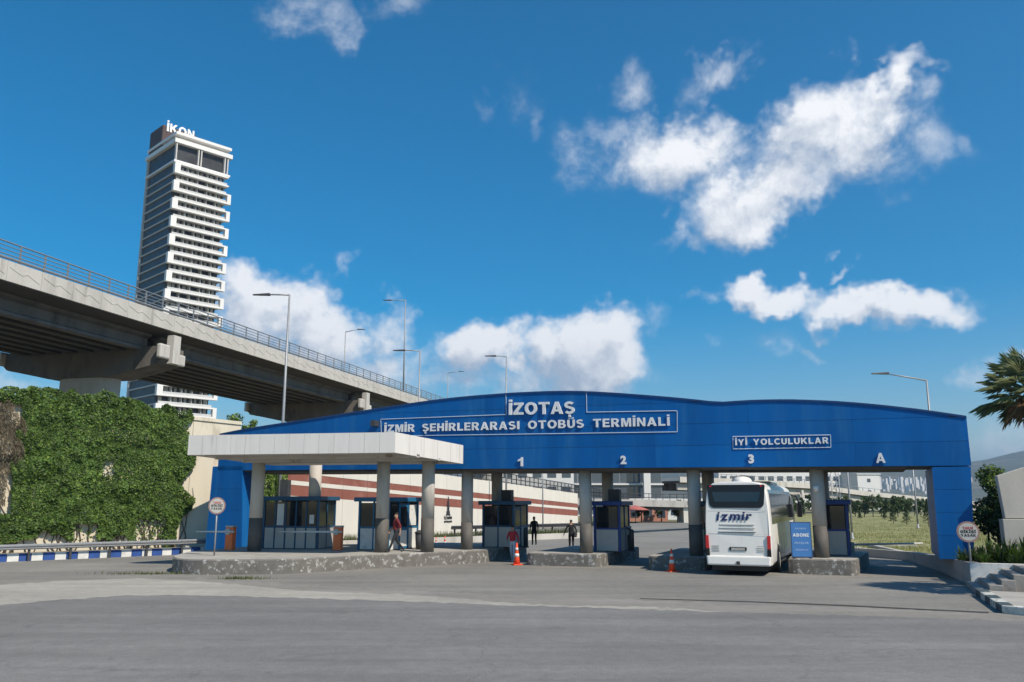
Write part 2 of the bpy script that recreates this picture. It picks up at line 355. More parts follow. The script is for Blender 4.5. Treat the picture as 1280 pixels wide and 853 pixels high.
# ------------------------------------------------------------------ common materials
def asphalt(name, col, col2, crack=.25, big=.12, rot=4):
    m = bpy.data.materials.new(name); m.use_nodes = True; nt = m.node_tree; L = nt.links; p = nt.nodes['Principled BSDF']
    p.inputs['Roughness'].default_value = .9; p.inputs['Specular IOR Level'].default_value = .25
    ge = nt.nodes.new('ShaderNodeNewGeometry'); pos = ge.outputs['Position']
    def noise(s, d, r, sc=None, rot=0):
        v = pos
        if sc:
            mp = nt.nodes.new('ShaderNodeMapping'); mp.inputs['Scale'].default_value = sc; mp.inputs['Rotation'].default_value = (0, 0, rot); L.new(pos, mp.inputs[0]); v = mp.outputs[0]
        n = nt.nodes.new('ShaderNodeTexNoise'); n.inputs['Scale'].default_value = s; n.inputs['Detail'].default_value = d; n.inputs['Roughness'].default_value = r; L.new(v, n.inputs['Vector']); return n.outputs['Fac']
    def rng(x, a, b, c, d):
        n = nt.nodes.new('ShaderNodeMapRange'); L.new(x, n.inputs[0])
        for i, q in enumerate((a, b, c, d)): n.inputs[i+1].default_value = q
        return n.outputs[0]
    def mul(a, b):
        n = nt.nodes.new('ShaderNodeMath'); n.operation = 'MULTIPLY'; L.new(a, n.inputs[0]); L.new(b, n.inputs[1]); return n.outputs[0]
    f = rng(noise(.22, 5, .6), .3, .7, 0, 1)
    mx = nt.nodes.new('ShaderNodeMix'); mx.data_type = 'RGBA'; L.new(f, mx.inputs[0]); mx.inputs[6].default_value = (*col, 1); mx.inputs[7].default_value = (*col2, 1)
    g = mul(rng(noise(38, 4, .75), .25, .75, .66, 1.34), rng(noise(1.0, 6, .65, (.09, .9, 1), R(rot)), .3, .7, 1-big, 1+big))
    g = mul(g, rng(noise(3.0, 5, .75), .25, .75, .85, 1.15)); g = mul(g, rng(noise(.07, 3, .6), .3, .7, .93, 1.07))
    st = rng(noise(.9, 3, .8), .66, .75, 1, .72); g = mul(g, st)                      # oil and water stains
    vo = nt.nodes.new('ShaderNodeTexVoronoi'); vo.feature = 'DISTANCE_TO_EDGE'; vo.inputs['Scale'].default_value = .16
    wp = nt.nodes.new('ShaderNodeVectorMath'); wp.operation = 'ADD'; nn = nt.nodes.new('ShaderNodeTexNoise'); nn.inputs['Scale'].default_value = 1.3; nn.inputs['Detail'].default_value = 4
    L.new(pos, nn.inputs['Vector']); L.new(pos, wp.inputs[0]); L.new(nn.outputs['Color'], wp.inputs[1]); L.new(wp.outputs[0], vo.inputs['Vector'])
    ck = rng(vo.outputs['Distance'], 0, .006, 1-crack, 1); g = mul(g, ck)
    m2 = nt.nodes.new('ShaderNodeMix'); m2.data_type = 'RGBA'; m2.blend_type = 'MULTIPLY'; m2.inputs[0].default_value = 1; L.new(mx.outputs[2], m2.inputs[6]); L.new(g, m2.inputs[7])
    L.new(m2.outputs[2], p.inputs['Base Color'])
    bp = nt.nodes.new('ShaderNodeBump'); bp.inputs['Strength'].default_value = .5; bp.inputs['Distance'].default_value = .012; L.new(noise(45, 3, .7), bp.inputs['Height']); L.new(bp.outputs[0], p.inputs['Normal'])
    MATS[name] = m; return m
M_ASPH = asphalt('asphalt_old', (.185, .18, .165), (.235, .225, .20), .15, .17, -67)
M_ROAD = asphalt('asphalt_road', (.165, .162, .155), (.20, .195, .185), .16, .15)
M_STRIP = asphalt('asphalt_pale', (.29, .275, .24), (.38, .36, .31), .12)
M_EARTH = mat('earth', (.20, .17, .11), .95, .3, .05, bump=.4, bscale=3, dirt=(.12, .15, .05), dscale=.02, dlo=.45, dhi=.6)
M_GRASS = mat('grass_ground', (.29, .27, .12), .95, .3, .35, bump=.5, bscale=12, dirt=(.18, .20, .07), dscale=.3, dlo=.42, dhi=.62)
M_CONC = mat('concrete', (.42, .40, .36), .85, .14, .7, bump=.25, bscale=9, dirt=(.27, .25, .22), dscale=.5, dlo=.52, dhi=.75, stretch=(1, 1, .35))
M_CONCD = mat('concrete_dark', (.085, .075, .066), .9, .18, .6, bump=.25, bscale=8)  # dark copy of the concrete: shade under the decks put into the colour
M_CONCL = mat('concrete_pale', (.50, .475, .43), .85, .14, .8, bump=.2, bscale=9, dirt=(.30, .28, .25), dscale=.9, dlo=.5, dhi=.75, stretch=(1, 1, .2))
M_CONCS = mat('concrete_shaded', (.15, .135, .12), .9, .25, .6, bump=.25, bscale=8, dirt=(.08, .072, .065), dscale=.5, dlo=.5, dhi=.7, stretch=(1, 1, .4))  # caps and edge girder: their shade is painted in as a darker base
M_BLUE = mat('blue_panel', (.001, .10, .335), .5, .16, .7, spec=.2, dirt=(.018, .135, .35), dscale=.9, dlo=.46, dhi=.72, stretch=(1.3, 1.3, .16), bump=.12, bscale=.6, objrand=.07)
M_BLUEB = mat('blue_backing', (.006, .045, .16), .6)
M_WHITE = mat('white_panel', (.67, .645, .605), .5, .06, .8, dirt=(.42, .40, .36), dscale=1.3, dlo=.52, dhi=.82, stretch=(3, 3, .2))
M_LET = mat('letter_white', (.72, .73, .74), .45, .08, 2., dirt=(.45, .46, .48), dscale=3, dlo=.55, dhi=.8)
M_COLG = mat('column_grey', (.47, .44, .395), .75, .1, 1.2, dirt=(.34, .315, .28), dscale=1.4, dlo=.5, dhi=.75, stretch=(1, 1, .3))
M_COLD = mat('column_dark_base', (.10, .092, .082), .7, .2, 3)
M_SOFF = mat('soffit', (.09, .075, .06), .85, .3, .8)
M_SOFFL = mat('soffit_pale', (.46, .44, .40), .8, .15, .8, dirt=(.16, .09, .05), dscale=.7, dlo=.56, dhi=.68)
M_STEEL = mat('galvanised', (.30, .31, .32), .5, .15, 4, metal=.5)
M_STEELD = mat('dark_steel', (.05, .052, .055), .5, .2, 4)
M_GLASSD = glassy('dark_glass', (.012, .016, .022))
M_WP = mat('white_paint', (.66, .66, .63), .6, .1, 2, dirt=(.33, .32, .29), dscale=3, dlo=.52, dhi=.78)
M_BP = mat('blue_paint', (.025, .075, .27), .6, .2, 4, dirt=(.25, .26, .28), dscale=4, dlo=.62, dhi=.8)
M_TEAL = mat('booth_blue', (.016, .075, .15), .45, .15, 2)
M_GREYP = mat('grey_panel', (.45, .425, .39), .6, .08, 2, dirt=(.3, .3, .3), dscale=2, dlo=.55, dhi=.8)
M_ORANGE = mat('orange_paint', (.92, .20, .06), .5, .08, 2, dirt=(.5, .12, .05), dscale=3, dlo=.6, dhi=.8)
M_CREAM = mat('cream_wall', (.62, .56, .44), .85, .1, .8, bump=.2, bscale=6, dirt=(.40, .34, .26), dscale=.8, dlo=.52, dhi=.75, stretch=(1, 1, .3))
M_BARK = mat('bark', (.11, .085, .06), .9, .3, 4, bump=.6, bscale=20)
def flaky(name, base, flake, thr=.57):
    return mat(name, base, .85, .25, 2.5, bump=.4, bscale=14, dirt=flake, dscale=4.6, dlo=thr, dhi=thr+.05)
M_ISLT = mat('island_top', (.36, .345, .31), .9, .15, 1.2, bump=.3, bscale=15, dirt=(.24, .23, .21), dscale=.8)
M_ISLS = flaky('island_side', (.15, .14, .125), (.36, .355, .34), .545)

# ------------------------------------------------------------------ ground
g = MB(); g.add([(-14000, -400, -.03), (14000, -400, -.03), (14000, 14000, -.03), (-14000, 14000, -.03)], [(0, 1, 2, 3)])
struct(g, 'ground', M_EARTH)
g = MB(); g.add([(-60, -30, 0), (60, -30, 0), (60, 40, 0), (30, 50, 0), (44, 92, 0), (60, 130, 0), (20, 122, 0), (-20, 70, 0), (-60, 40, 0)], [tuple(range(9))])
struct(g, 'forecourt', M_ASPH)
def rough(P, amp, seed):
    rq = random.Random(seed); out = []
    for (x0, y0), (x1, y1) in zip(P, P[1:]):
        k = max(1, int((x1-x0)/9))
        for i in range(k): out.append((x0+(x1-x0)*i/k, y0+(y1-y0)*i/k+rq.gauss(0, amp)))
    return out+[P[-1]]
near = [(-60, 757), (0, 757), (60, 751), (150, 744.5), (230, 744), (320, 746), (480, 751), (640, 757), (900, 765), (1150, 772), (1280, 777)]
strip_far = [(-60, 735), (0, 731), (90, 726), (170, 723), (250, 724.5), (330, 728.5), (480, 737), (640, 744), (900, 754), (1150, 763), (1280, 768)]
near = rough(near, .45, 1)
npt = [gnd(a, b, .008) for a, b in near]
g = MB(); g.add([(-60, -30, .008), (60, -30, .008), (60, npt[-1].y-1.5, .008)]+npt[::-1]+[(-60, npt[0].y, .008)], [tuple(range(len(npt)+4))])
struct(g, 'road', M_ROAD)
M_WORN = asphalt('asphalt_worn', (.215, .205, .185), (.265, .25, .22), .12)
g = MB(); a = [gnd(x, y, .003) for x, y in near]; b = [gnd(x, y, .003) for x, y in rough(strip_far, .7, 2)]; g.add(a+b[::-1], [tuple(range(len(a)+len(b)))]); struct(g, 'worn_asphalt_strip', M_WORN)
def yn(x, P):
    for (x0, y0), (x1, y1) in zip(P, P[1:]):
        if x0 <= x <= x1: return y0+(y1-y0)*(x-x0)/(x1-x0)
tp = []
for i in range(130):                                   # pale, dusty surface tapering out towards the right
    x = -55+i*7.6; k = max(0, (x-180)/760.); f = yn(x, strip_far); q = yn(x, near); tp.append((x, f+(q-f)*(k**.8)+random.gauss(0, .35)+1.6*math.sin(x*.021)*min(1, k*4)))
g = MB(); a = [gnd(x, y, .006) for x, y in near if x <= tp[-1][0]]; b = [gnd(x, min(y, yn(x, near)), .006) for x, y in tp]; g.add(a+b[::-1], [tuple(range(len(a)+len(b)))]); struct(g, 'pale_asphalt_strip', M_STRIP)

# ------------------------------------------------------------------ gate frame
GA = -R(23.0); D0 = Vector((12.55, 34.8, 0))
GF = Fr(D0, GA)                                   # u runs right along the gate, v away through it
def on_gate(px): # point on column line seen at px column (horizon row)
    k = (px-640)/(FPX/CP); t = (k*D0.y-D0.x)/(GF.u.x-k*GF.u.y); return t
FACE_V = -.9
GN = GF.v; GP0 = GF.P(0, FACE_V, 0)
def gp(px, py):                                    # pixel -> (t,z) on the gate's front face
    p = onpl(px, py, GP0, GN); return ((p-GP0).dot(GF.u), p.z)
top_px = [(275, 543), (300, 538), (330, 533), (370, 527), (400, 522.5), (435, 517), (470, 511.5), (505, 506), (540, 501), (570, 497.5), (600, 494.8), (640, 491.8), (680, 490), (710, 489.5), (735, 490), (770, 492), (800, 494.2), (835, 497), (865, 499.8), (888, 502.5), (902, 503.4), (918, 502.3), (940, 501), (965, 500.3), (990, 500.3), (1020, 501.2), (1050, 502.7), (1080, 505), (1110, 508), (1150, 512.5), (1180, 516.8), (1208, 521)]
TOP = [gp(a, b) for a, b in top_px]
t_l, t_r = TOP[0][0], TOP[-1][0]
b0 = gp(400, 587.5); b1 = gp(1165, 582.5)
def zb(t): return b0[1] + (b1[1]-b0[1])*(t-b0[0])/(b1[0]-b0[0])
def zt(t):
    for (x0, y0), (x1, y1) in zip(TOP, TOP[1:]):
        if x0 <= t <= x1: return y0+(y1-y0)*(t-x0)/(x1-x0)
    return TOP[-1][1] if t > t_r else TOP[0][1]
gate = thing('entrance_gate', 'long blue metal entrance gate with a double wave roofline spanning the numbered bus lanes', 'gate', GF.P(-8, 0, 0))
GDEPTH = 4.95
mb = MB(); xs = [t_l+(t_r-t_l)*i/64 for i in range(65)]
fr = [GF.P(t, FACE_V+.03, zb(t)+.02) for t in xs]+[GF.P(t, FACE_V+.03, zt(t)-.02) for t in xs[::-1]]
bk = [p+GF.v*(GDEPTH-.06) for p in fr]; n = len(fr); m2 = len(xs)
fs = []
for i in range(m2-1):
    fs += [(i, i+1, n-2-i, n-1-i), (n+i+1, n+i, n+n-1-i, n+n-2-i)]
for i in range(n):
    j = (i+1) % n; fs.append((j, i, n+i, n+j))
mb.add(fr+bk, fs); mb.build('roof_body', mat('seam_backing', (.07, .075, .085), .8), gate)
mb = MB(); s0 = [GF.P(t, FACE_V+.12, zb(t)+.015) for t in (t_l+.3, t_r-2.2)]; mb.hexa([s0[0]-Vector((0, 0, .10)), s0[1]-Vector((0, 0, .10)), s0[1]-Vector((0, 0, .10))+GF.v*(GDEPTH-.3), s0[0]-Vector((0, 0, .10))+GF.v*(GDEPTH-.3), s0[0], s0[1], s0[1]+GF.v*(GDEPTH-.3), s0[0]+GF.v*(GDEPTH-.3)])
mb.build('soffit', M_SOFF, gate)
# face panels: rows of .93 m, about 4.1 m long
cols = [t_l+(t_r-t_l)*i/9 for i in range(10)]
for ci in range(9):
    for ri in range(5):
        c0, c1 = cols[ci]+.003, cols[ci+1]-.003; k = 7
        ts = [c0+(c1-c0)*i/k for i in range(k+1)]
        lo = [zb(t)+ri*.93+(.006 if ri else 0) for t in ts]; hi = [min(zt(t), zb(t)+(ri+1)*.93-.006) for t in ts]
        seg = [(t, l, h) for t, l, h in zip(ts, lo, hi) if h-l > .02]
        if len(seg) < 2: continue
        mb = MB(); q = [GF.P(t, FACE_V, l) for t, l, h in seg]+[GF.P(t, FACE_V, h) for t, l, h in seg[::-1]]
        ns = len(seg); q2 = [p+GF.v*.028 for p in q]; N2 = len(q)
        f2 = [(i, i+1, N2-2-i, N2-1-i) for i in range(ns-1)]+[(N2+i, N2+i+1, N2+N2-2-i, N2+N2-1-i)[::-1] for i in range(ns-1)]+[((i+1) % N2, i, N2+i, N2+(i+1) % N2) for i in range(N2)]
        mb.add(q+q2, f2); mb.build('face_panel', M_BLUE, gate)
mb = MB()                                            # roof edge trim following the double wave
for i in range(64):
    a0, a1 = xs[i], xs[i+1]; mb.hexa([GF.P(a0, FACE_V-.04, zt(a0)-.05), GF.P(a1, FACE_V-.04, zt(a1)-.05), GF.P(a1, FACE_V+GDEPTH, zt(a1)-.02), GF.P(a0, FACE_V+GDEPTH, zt(a0)-.02), GF.P(a0, FACE_V-.04, zt(a0)+.03), GF.P(a1, FACE_V-.04, zt(a1)+.03), GF.P(a1, FACE_V+GDEPTH, zt(a1)+.03), GF.P(a0, FACE_V+GDEPTH, zt(a0)+.03)])
mb.build('roof_edge', M_BLUEB, gate)
# end legs: stacked panels
def leg(pxs_top, pxs_bot, ytop, ybot, zbase, rows, name, GDEPTH=4.95):
    (l0, r0), (l1, r1) = pxs_top, pxs_bot
    A = gp(l0, ytop); Bq = gp(r0, ytop); C = gp(l1, ybot); Dq = gp(r1, ybot)
    zt_ = (A[1]+Bq[1])/2; zc = (C[1]+Dq[1])/2
    def ed(z):
        k = (zt_-z)/(zt_-zc); return A[0]+(C[0]-A[0])*k, Bq[0]+(Dq[0]-Bq[0])*k
    zz = [zt_-(zt_-zbase)*i/rows for i in range(rows+1)]
    mb = MB(); (a, b), (c, d) = ed(zt_), ed(zbase)
    P = lambda t, v, z: GF.P(t, v, z)
    mb.hexa([P(c+.02, FACE_V+.03, zbase), P(d-.02, FACE_V+.03, zbase), P(d-.02, FACE_V+GDEPTH, zbase), P(c+.02, FACE_V+GDEPTH, zbase), P(a+.02, FACE_V+.03, zt_), P(b-.02, FACE_V+.03, zt_), P(b-.02, FACE_V+GDEPTH, zt_), P(a+.02, FACE_V+GDEPTH, zt_)])
    mb.build(name, M_BLUE, gate)
    for i in range(rows):
        h, l = zz[i]-.006, zz[i+1]+.006; (a, b), (c, d) = ed(h), ed(l)
        mb = MB(); mb.hexa([P(c, FACE_V, l), P(d, FACE_V, l), P(d, FACE_V+.026, l), P(c, FACE_V+.026, l), P(a, FACE_V, h), P(b, FACE_V, h), P(b, FACE_V+.026, h), P(a, FACE_V+.026, h)])
        mb.build('leg_panel', M_BLUE, gate)
leg((1165, 1213.5), (1174, 1218), 583.5, 694, .70, 4, 'end_leg')
leg((266, 303), (256, 302), 583, 690, .0, 4, 'end_leg', 1.3)
# columns
GCOL = [on_gate(p) for p in (584, 732, 868, 1023)]
ISZ = .57
for t in GCOL:
    for dv in (0, 3.55):
        c = GF.P(t, dv, 0); ztop = zb(t)-.06
        mb = MB(); mb.lathe([(.285, ISZ+1.28), (.285, ztop)], c, 24); o = mb.build('column', M_COLG, gate)
        mb = MB(); mb.lathe([(.291, ISZ-.25), (.291, ISZ+1.28)], c, 24); mb.build('column_base_band', M_COLD, o)
# lettering
def gpt(px, py, off=-.03): t, z = gp(px, py); return GF.P(t, FACE_V+off, z)
UP = Vector((0, 0, 1))
def gtext(s, x0, y0, x1, y1, cap_px, bold=.035, gap=.16, depth=.05, space=.5, m=None):
    a, b = gpt(x0, y0), gpt(x1, y1); c = gpt((x0+x1)/2, (y0+y1)/2-cap_px); mid = (a+b)/2
    letters(s, a, b, UP, (c.z-mid.z), depth, m or M_LET, gate, bold, gap, space=space)
gtext('İZOTAŞ', 637, 519, 719, 517.5, 15.2, .05, .12, .08)
gtext('İZMİR ŞEHİRLERARASI OTOBÜS TERMİNALİ', 481, 540.8, 837.5, 532.3, 10.3, .04, .17, .035, .75)
gtext('İYİ YOLCULUKLAR', 919.5, 557, 1036, 554.6, 7.6, .036, .18, .04, .7)
t1, z1 = gp(651, 583.2)
mb = MB(); mb.prism([GF.P(t1+a, FACE_V-.03, z1+b) for a, b in ((.02, 0), (.13, 0), (.13, .42), (.05, .42), (.0, .35), (-.12, .30), (-.12, .22), (.02, .26))], -GF.v*.05); mb.build('letter', M_LET, gate)
gtext('2', 775.5, 580.6, 784, 580.4, 10.6, .05)
gtext('3', 934.5, 579.6, 944.5, 579.4, 11.2, .05)
gtext('A', 1095.5, 579, 1107, 578.8, 12.4, .05)
def line_frame(pts, closed, name, w=.035):
    mb = MB(); P3 = [gpt(x, y, -.014) for x, y in pts]
    prs = list(zip(P3, P3[1:]))+([(P3[-1], P3[0])] if closed else [])
    for a, b in prs: mb.tube([a, b], w*.5, 4, smooth=False)
    mb.build(name, mat('pale_blue_line', (.45, .56, .68), .5), gate)
line_frame([(632.5, 492.5), (633, 518.5), (476, 524.5), (477, 545.5), (846.5, 540.2), (846.3, 513.8), (733.5, 515.6), (733, 490.3)], False, 'sign_outline')
line_frame([(916, 546), (916.5, 561.5), (1038.5, 559.5), (1038, 544)], True, 'sign_outline')
mb = MB(); c = gpt(471.5, 530, -.25); mb.fb(Fr(c, GA), -.12, .12, -.2, .25, -.14, .14); mb.tube([c, c+GF.v*.3-UP*.05], .03); mb.build('camera_box', M_STEELD, gate)
t_, z_ = gp(1019, 611); c = GF.P(t_, -.36, z_); mb = MB(); mb.lathe([(.02, -.14), (.10, -.08), (.12, 0), (.13, .10), (.06, .14)], c, 14); mb.tube([c+UP*.08, c+GF.v*.2+UP*.08], .04); mb.build('camera_dome', M_WP, gate)

# ------------------------------------------------------------------ islands
def island(name, pts, h, label=None):
    mb = MB(); n = len(pts); inn = []
    P = [Vector((x, y, 0)) for x, y in pts]; cen = sum(P, Vector())/n
    # slightly rounded kerb edge
    top = [p+(cen-p).normalized()*.06 for p in P]
    vs = [Vector((p.x, p.y, -.01)) for p in P]+[Vector((p.x, p.y, h-.05)) for p in P]+[Vector((p.x, p.y, h)) for p in top]
    fs = []
    for i in range(n):
        j = (i+1) % n; fs += [(i, j, n+j, n+i), (n+i, n+j, 2*n+j, 2*n+i)]
    mb.add(vs, fs, 1); mb.add(vs[2*n:], [tuple(range(n))], 0)
    return struct(mb, name, [M_ISLT, M_ISLS])
def smooth_poly(pts, r=.5, k=4):
    out = []; n = len(pts)
    for i in range(n):
        p, a, b = Vector(pts[i]), Vector(pts[i-1]), Vector(pts[(i+1) % n])
        d1 = (a-p); d2 = (b-p); q = min(r, d1.length*.45, d2.length*.45); s = p+d1.normalized()*q; e = p+d2.normalized()*q
        for j in range(k+1):
            t = j/k; w = s*(1-t)**2+p*2*t*(1-t)+e*t*t; out.append((w.x, w.y))
    return out
def off(p, d): return (p[0]+GF.v.x*d, p[1]+GF.v.y*d)
ISA = [(-14.3, 36.0), (-13.4, 34.3), (-12.2, 33.8), (-9.0, 34.15), (-5.65, 37.2), (-1.45, 40.3), (1.0, 46.2), (-4, 48.2), (-9, 46), (-13.6, 44), (-14.9, 39.5)]
island('traffic_island', smooth_poly(ISA, .8), .58)
ISB = [(.6, 38.9), (3.9, 37.75), off((3.9, 37.75), 7), off((.6, 38.9), 7)]
island('traffic_island', smooth_poly(ISB, .4), .55)
ISC = [(5.75, 36.6), (8.05, 35.65), off((8.05, 35.65), 7), off((5.75, 36.6), 7)]
island('traffic_island', smooth_poly(ISC, .4), .55)
ISD = [(11.0, 34.3), (13.35, 33.3), off((13.75, 33.1), 6.5), off((11.0, 34.3), 6.5)]
island('traffic_island', smooth_poly(ISD, .35), .6)

# ------------------------------------------------------------------ toll canopy in front of the gate
c_n = atY(493.5, 566, 35.2); c_f = atY(579, 580, 39.2); c_l = atY(234, 569, 36.9); 
c_b = c_l+(c_f-c_n); 
zav = lambda p, dz: Vector((p.x, p.y, p.z+dz))
can = thing('toll_canopy', 'flat white panelled canopy on round grey columns over the toll booths', 'canopy', Vector((-8.5, 39, 0)))
FH = .86
cor = [c_l, c_n, c_f, c_b]; cen = sum(cor, Vector())/4
def fascia(p, q, n, out):
    for i in range(n):
        a = p.lerp(q, i/n+.0); b = p.lerp(q, (i+1)/n); d = (b-a).normalized()*.008; a = a+d; b = b-d
        mb = MB(); up = Vector((0, 0, FH)); o = out*.05
        mb.hexa([a, b, b+o, a+o, a+up, b+up, b+o+up, a+o+up]); mb.build('fascia_panel', M_WHITE, can)
def outn(p, q):
    d = (q-p); n = Vector((d.y, -d.x, 0)).normalized(); return n if (p-cen).dot(n) > 0 else -n
fascia(c_l, c_n, 14, -outn(c_l, c_n)); fascia(c_n, c_f, 5, -outn(c_n, c_f)); fascia(c_f, c_b, 14, -outn(c_f, c_b)); fascia(c_b, c_l, 5, -outn(c_b, c_l))
inn = [p.lerp(cen, .006) for p in cor]
mb = MB(); mb.hexa([zav(p, .10) for p in inn]+[zav(p, FH-.06) for p in inn]); mb.build('roof_slab', M_SOFFL, can)
for k in (.3, .62):
    a = c_l.lerp(c_b, k); b = c_n.lerp(c_f, k); mb = MB(); mb.hexa([a+UP*-.04, b+UP*-.04, b.lerp(c_f, .06)+UP*-.04, a.lerp(c_b, .06)+UP*-.04, a+UP*.1, b+UP*.1, b.lerp(c_f, .06)+UP*.1, a.lerp(c_b, .06)+UP*.1]); mb.build('beam', M_SOFFL, can)
for px, Y in ((321, 39.6), (478.5, 38.7), (535, 39.0), (393, 41.6)):
    X = (px-640)/(FPX/CP)*Y; c = Vector((X, Y, 0)); r = .30
    zc = min(cen.z, 4.9)+.12
    mb = MB(); mb.lathe([(r, .58+1.5), (r, zc)], c, 24); o = mb.build('column', M_COLG, can)
    mb = MB(); mb.lathe([(r+.006, .4), (r+.006, .58+1.5)], c, 24); mb.build('column_base_band', M_COLD, o)

# ------------------------------------------------------------------ viaduct
VH = 17.0
e0 = onpl(0, 322.5, Vector((0, 0, VH)), UP); e1 = onpl(540, 502, Vector((0, 0, VH)), UP)
vd = (e1-e0); vd.z = 0; vd.normalize()
VF = Fr((e0.x, e0.y, 0), u=vd)                        # u along the viaduct, v to its left (far) side
VP = [(-28, 0, VH)]
for s in range(0, 300, 20): VP.append((s, 0, VH-.00006*max(0, s-60)**2))
for s, v, z in ((320, -3, 12.6), (360, -9, 12.2), (410, -22, 12.0), (470, -46, 11.5)): VP.append((s, v, z))
VPATH = [VF.P(*q) for q in VP]
def vcum():
    L = [0]
    for a, b in zip(VPATH, VPATH[1:]): L.append(L[-1]+(b-a).length)
    return L
VL = vcum()
def vat(s):
    for i in range(len(VL)-1):
        if s <= VL[i+1] or i == len(VL)-2:
            k = (s-VL[i])/(VL[i+1]-VL[i]); p = VPATH[i].lerp(VPATH[i+1], k); d = (VPATH[i+1]-VPATH[i]).normalized(); d2 = Vector((d.x, d.y, 0)).normalized(); return p, d, Vector((-d2.y, d2.x, 0))
via = thing('viaduct', 'long concrete road viaduct on hammerhead piers sweeping past behind the ivy wall', 'viaduct', VF.P(36, 7, 0))
VW = 15.0
def sweep(mb, s0, s1, step, prof, m=0):   # prof: closed list of (v, dz) relative to the near edge top
    n = len(prof); vs = []; k = max(1, int(round((s1-s0)/step)))
    for i in range(k+1):
        p, d, v = vat(s0+(s1-s0)*i/k); vs += [p+v*a+UP*z for a, z in prof]
    fs = []
    for i in range(k):
        for j in range(n):
            j2 = (j+1) % n; fs.append((i*n+j, i*n+j2, (i+1)*n+j2, (i+1)*n+j))
    fs += [tuple(range(n)), tuple(range(k*n, k*n+n))[::-1]]
    mb.add(vs, fs, m)
TOT = VL[-1]-1
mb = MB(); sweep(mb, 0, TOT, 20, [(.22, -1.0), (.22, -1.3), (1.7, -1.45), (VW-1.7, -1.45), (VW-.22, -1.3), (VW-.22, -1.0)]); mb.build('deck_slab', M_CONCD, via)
# parapet panels with a stepped relief
s = 0.0; k = 0
while s < TOT-3.1:
    ln = 2.6 if s < 130 else 5.2
    mb = MB(); sweep(mb, s+.012, s+ln-.012, ln, [(0, 0), (0, -1.22), (.2, -1.22), (.2, 0)])
    if s < 130:                                       # cast zig-zag ridge on the face
        for q0, q1, z0, z1 in ((.15, 1.1, -.25, -.55), (1.1, 1.5, -.55, -.40), (1.5, 2.45, -.40, -.75)):
            pa, d, v = vat(s+q0); pb, _, _ = vat(s+q1)
            mb.hexa([pa-v*.02+UP*(z0-.12), pb-v*.02+UP*(z1-.12), pb+v*.01+UP*(z1-.12), pa+v*.01+UP*(z0-.12), pa-v*.02+UP*z0, pb-v*.02+UP*z1, pb+v*.01+UP*z1, pa+v*.01+UP*z0])
    mb.build('parapet_panel', M_CONCL, via); s += ln
mb = MB(); sweep(mb, 0, TOT, 20, [(VW-.2, 0), (VW-.2, -1.22), (VW, -1.22), (VW, 0)]); mb.build('far_parapet', M_CONCL, via)
# railing
for z, r in ((1.15, .05), (.9, .03), (.65, .03), (.4, .035), (.18, .09)):
    mb = MB(); mb.tube([vat(TOT*i/60)[0]+vat(TOT*i/60)[2]*.1+UP*z for i in range(61)], r, 6); mb.build('rail', M_STEEL, via)
for z in (1.0, .6):
    mb = MB(); mb.tube([vat(TOT*i/60)[0]+vat(TOT*i/60)[2]*(VW-.1)+UP*z for i in range(61)], .05, 6); mb.build('rail', M_STEEL, via)
s = 1.0; pm = None
while s < TOT:
    p, d, v = vat(s)
    if pm is None:
        mb = MB(); mb.fb(Fr(p+v*.1, u=(1, 0, 0)), -.045, .045, -.045, .045, -.05, 1.17); pm = mb.build('rail_post', M_STEEL, via); pl = pm.location.copy(); p00 = p.copy(); v00 = v.copy()
    else:
        c = pm.copy(); COL.objects.link(c); c.location = (p+v*.1)-(p00+v00*.1)
    s += 1.9 if s < 240 else 5.2
# piers, cap beams, girders
cap_px = 225
def edge_s(px):
    best = None
    for i in range(0, 4000):
        s = TOT*i/4000; p, _, _ = vat(s)
        dep = p.y*CP+(p.z-CAMH)*SP; u = 640+FPX*p.x/dep
        if best is None or abs(u-px) < best[0]: best = (abs(u-px), s)
    return best[1]
sA, sB = edge_s(222), edge_s(459)
SP_ = sB-sA
caps = [sA+SP_*i for i in range(-1, 10)]; caps = [c for c in caps if 3 < c < TOT-3]
GD = 1.3
for c in caps:
    p, d, v = vat(c); F = Fr((p.x, p.y, p.z), u=(d.x, d.y, 0)); top = -1.45-GD
    mb = MB()
    prof = [(.1, top+.25), (.1, top-.75), (.5, top-1.1), (VW/2-2.9, top-1.95), (VW/2+2.9, top-1.95), (VW-.5, top-1.1), (VW-.1, top-.75), (VW-.1, top+.25)]
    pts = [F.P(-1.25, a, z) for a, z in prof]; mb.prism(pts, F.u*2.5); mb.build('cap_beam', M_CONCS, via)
    for e in (.30, VW-.30):
        mb = MB(); mb.fb(F, -.42, .42, e-.5 if e < 5 else e-.1, e+.1 if e < 5 else e+.5, top-1.0, top+1.2); mb.build('cap_end_block', M_CONCL, via)
        mb = MB(); mb.fb(F, -1.75, -.6, e-.42 if e < 5 else e, e+.0 if e < 5 else e+.42, top-.75, top+.35); mb.build('cap_ledge', M_CONCL, via, bevel=.12)
        mb = MB(); mb.fb(F, .44, 1.3, e-.42 if e < 5 else e, e+.0 if e < 5 else e+.42, top-1.05, top-.15); mb.build('cap_ledge', M_CONCL, via, bevel=.12)
    mb = MB(); n = 20; zt_ = top-1.9; pts = []
    for k in range(n):
        an = 2*math.pi*k/n; cx = math.cos(an); sx = math.sin(an)
        pts.append(F.P(math.copysign(abs(cx)**.7, cx)*1.1, VW/2+math.copysign(abs(sx)**.7, sx)*2.55, zt_))
    pb = [Vector((q.x, q.y, -.1)) for q in pts]; mb.prism(pb, (0, 0, pts[0].z+.1)); mb.build('pier', M_CONC, via)
cs = [0]+caps+[TOT]
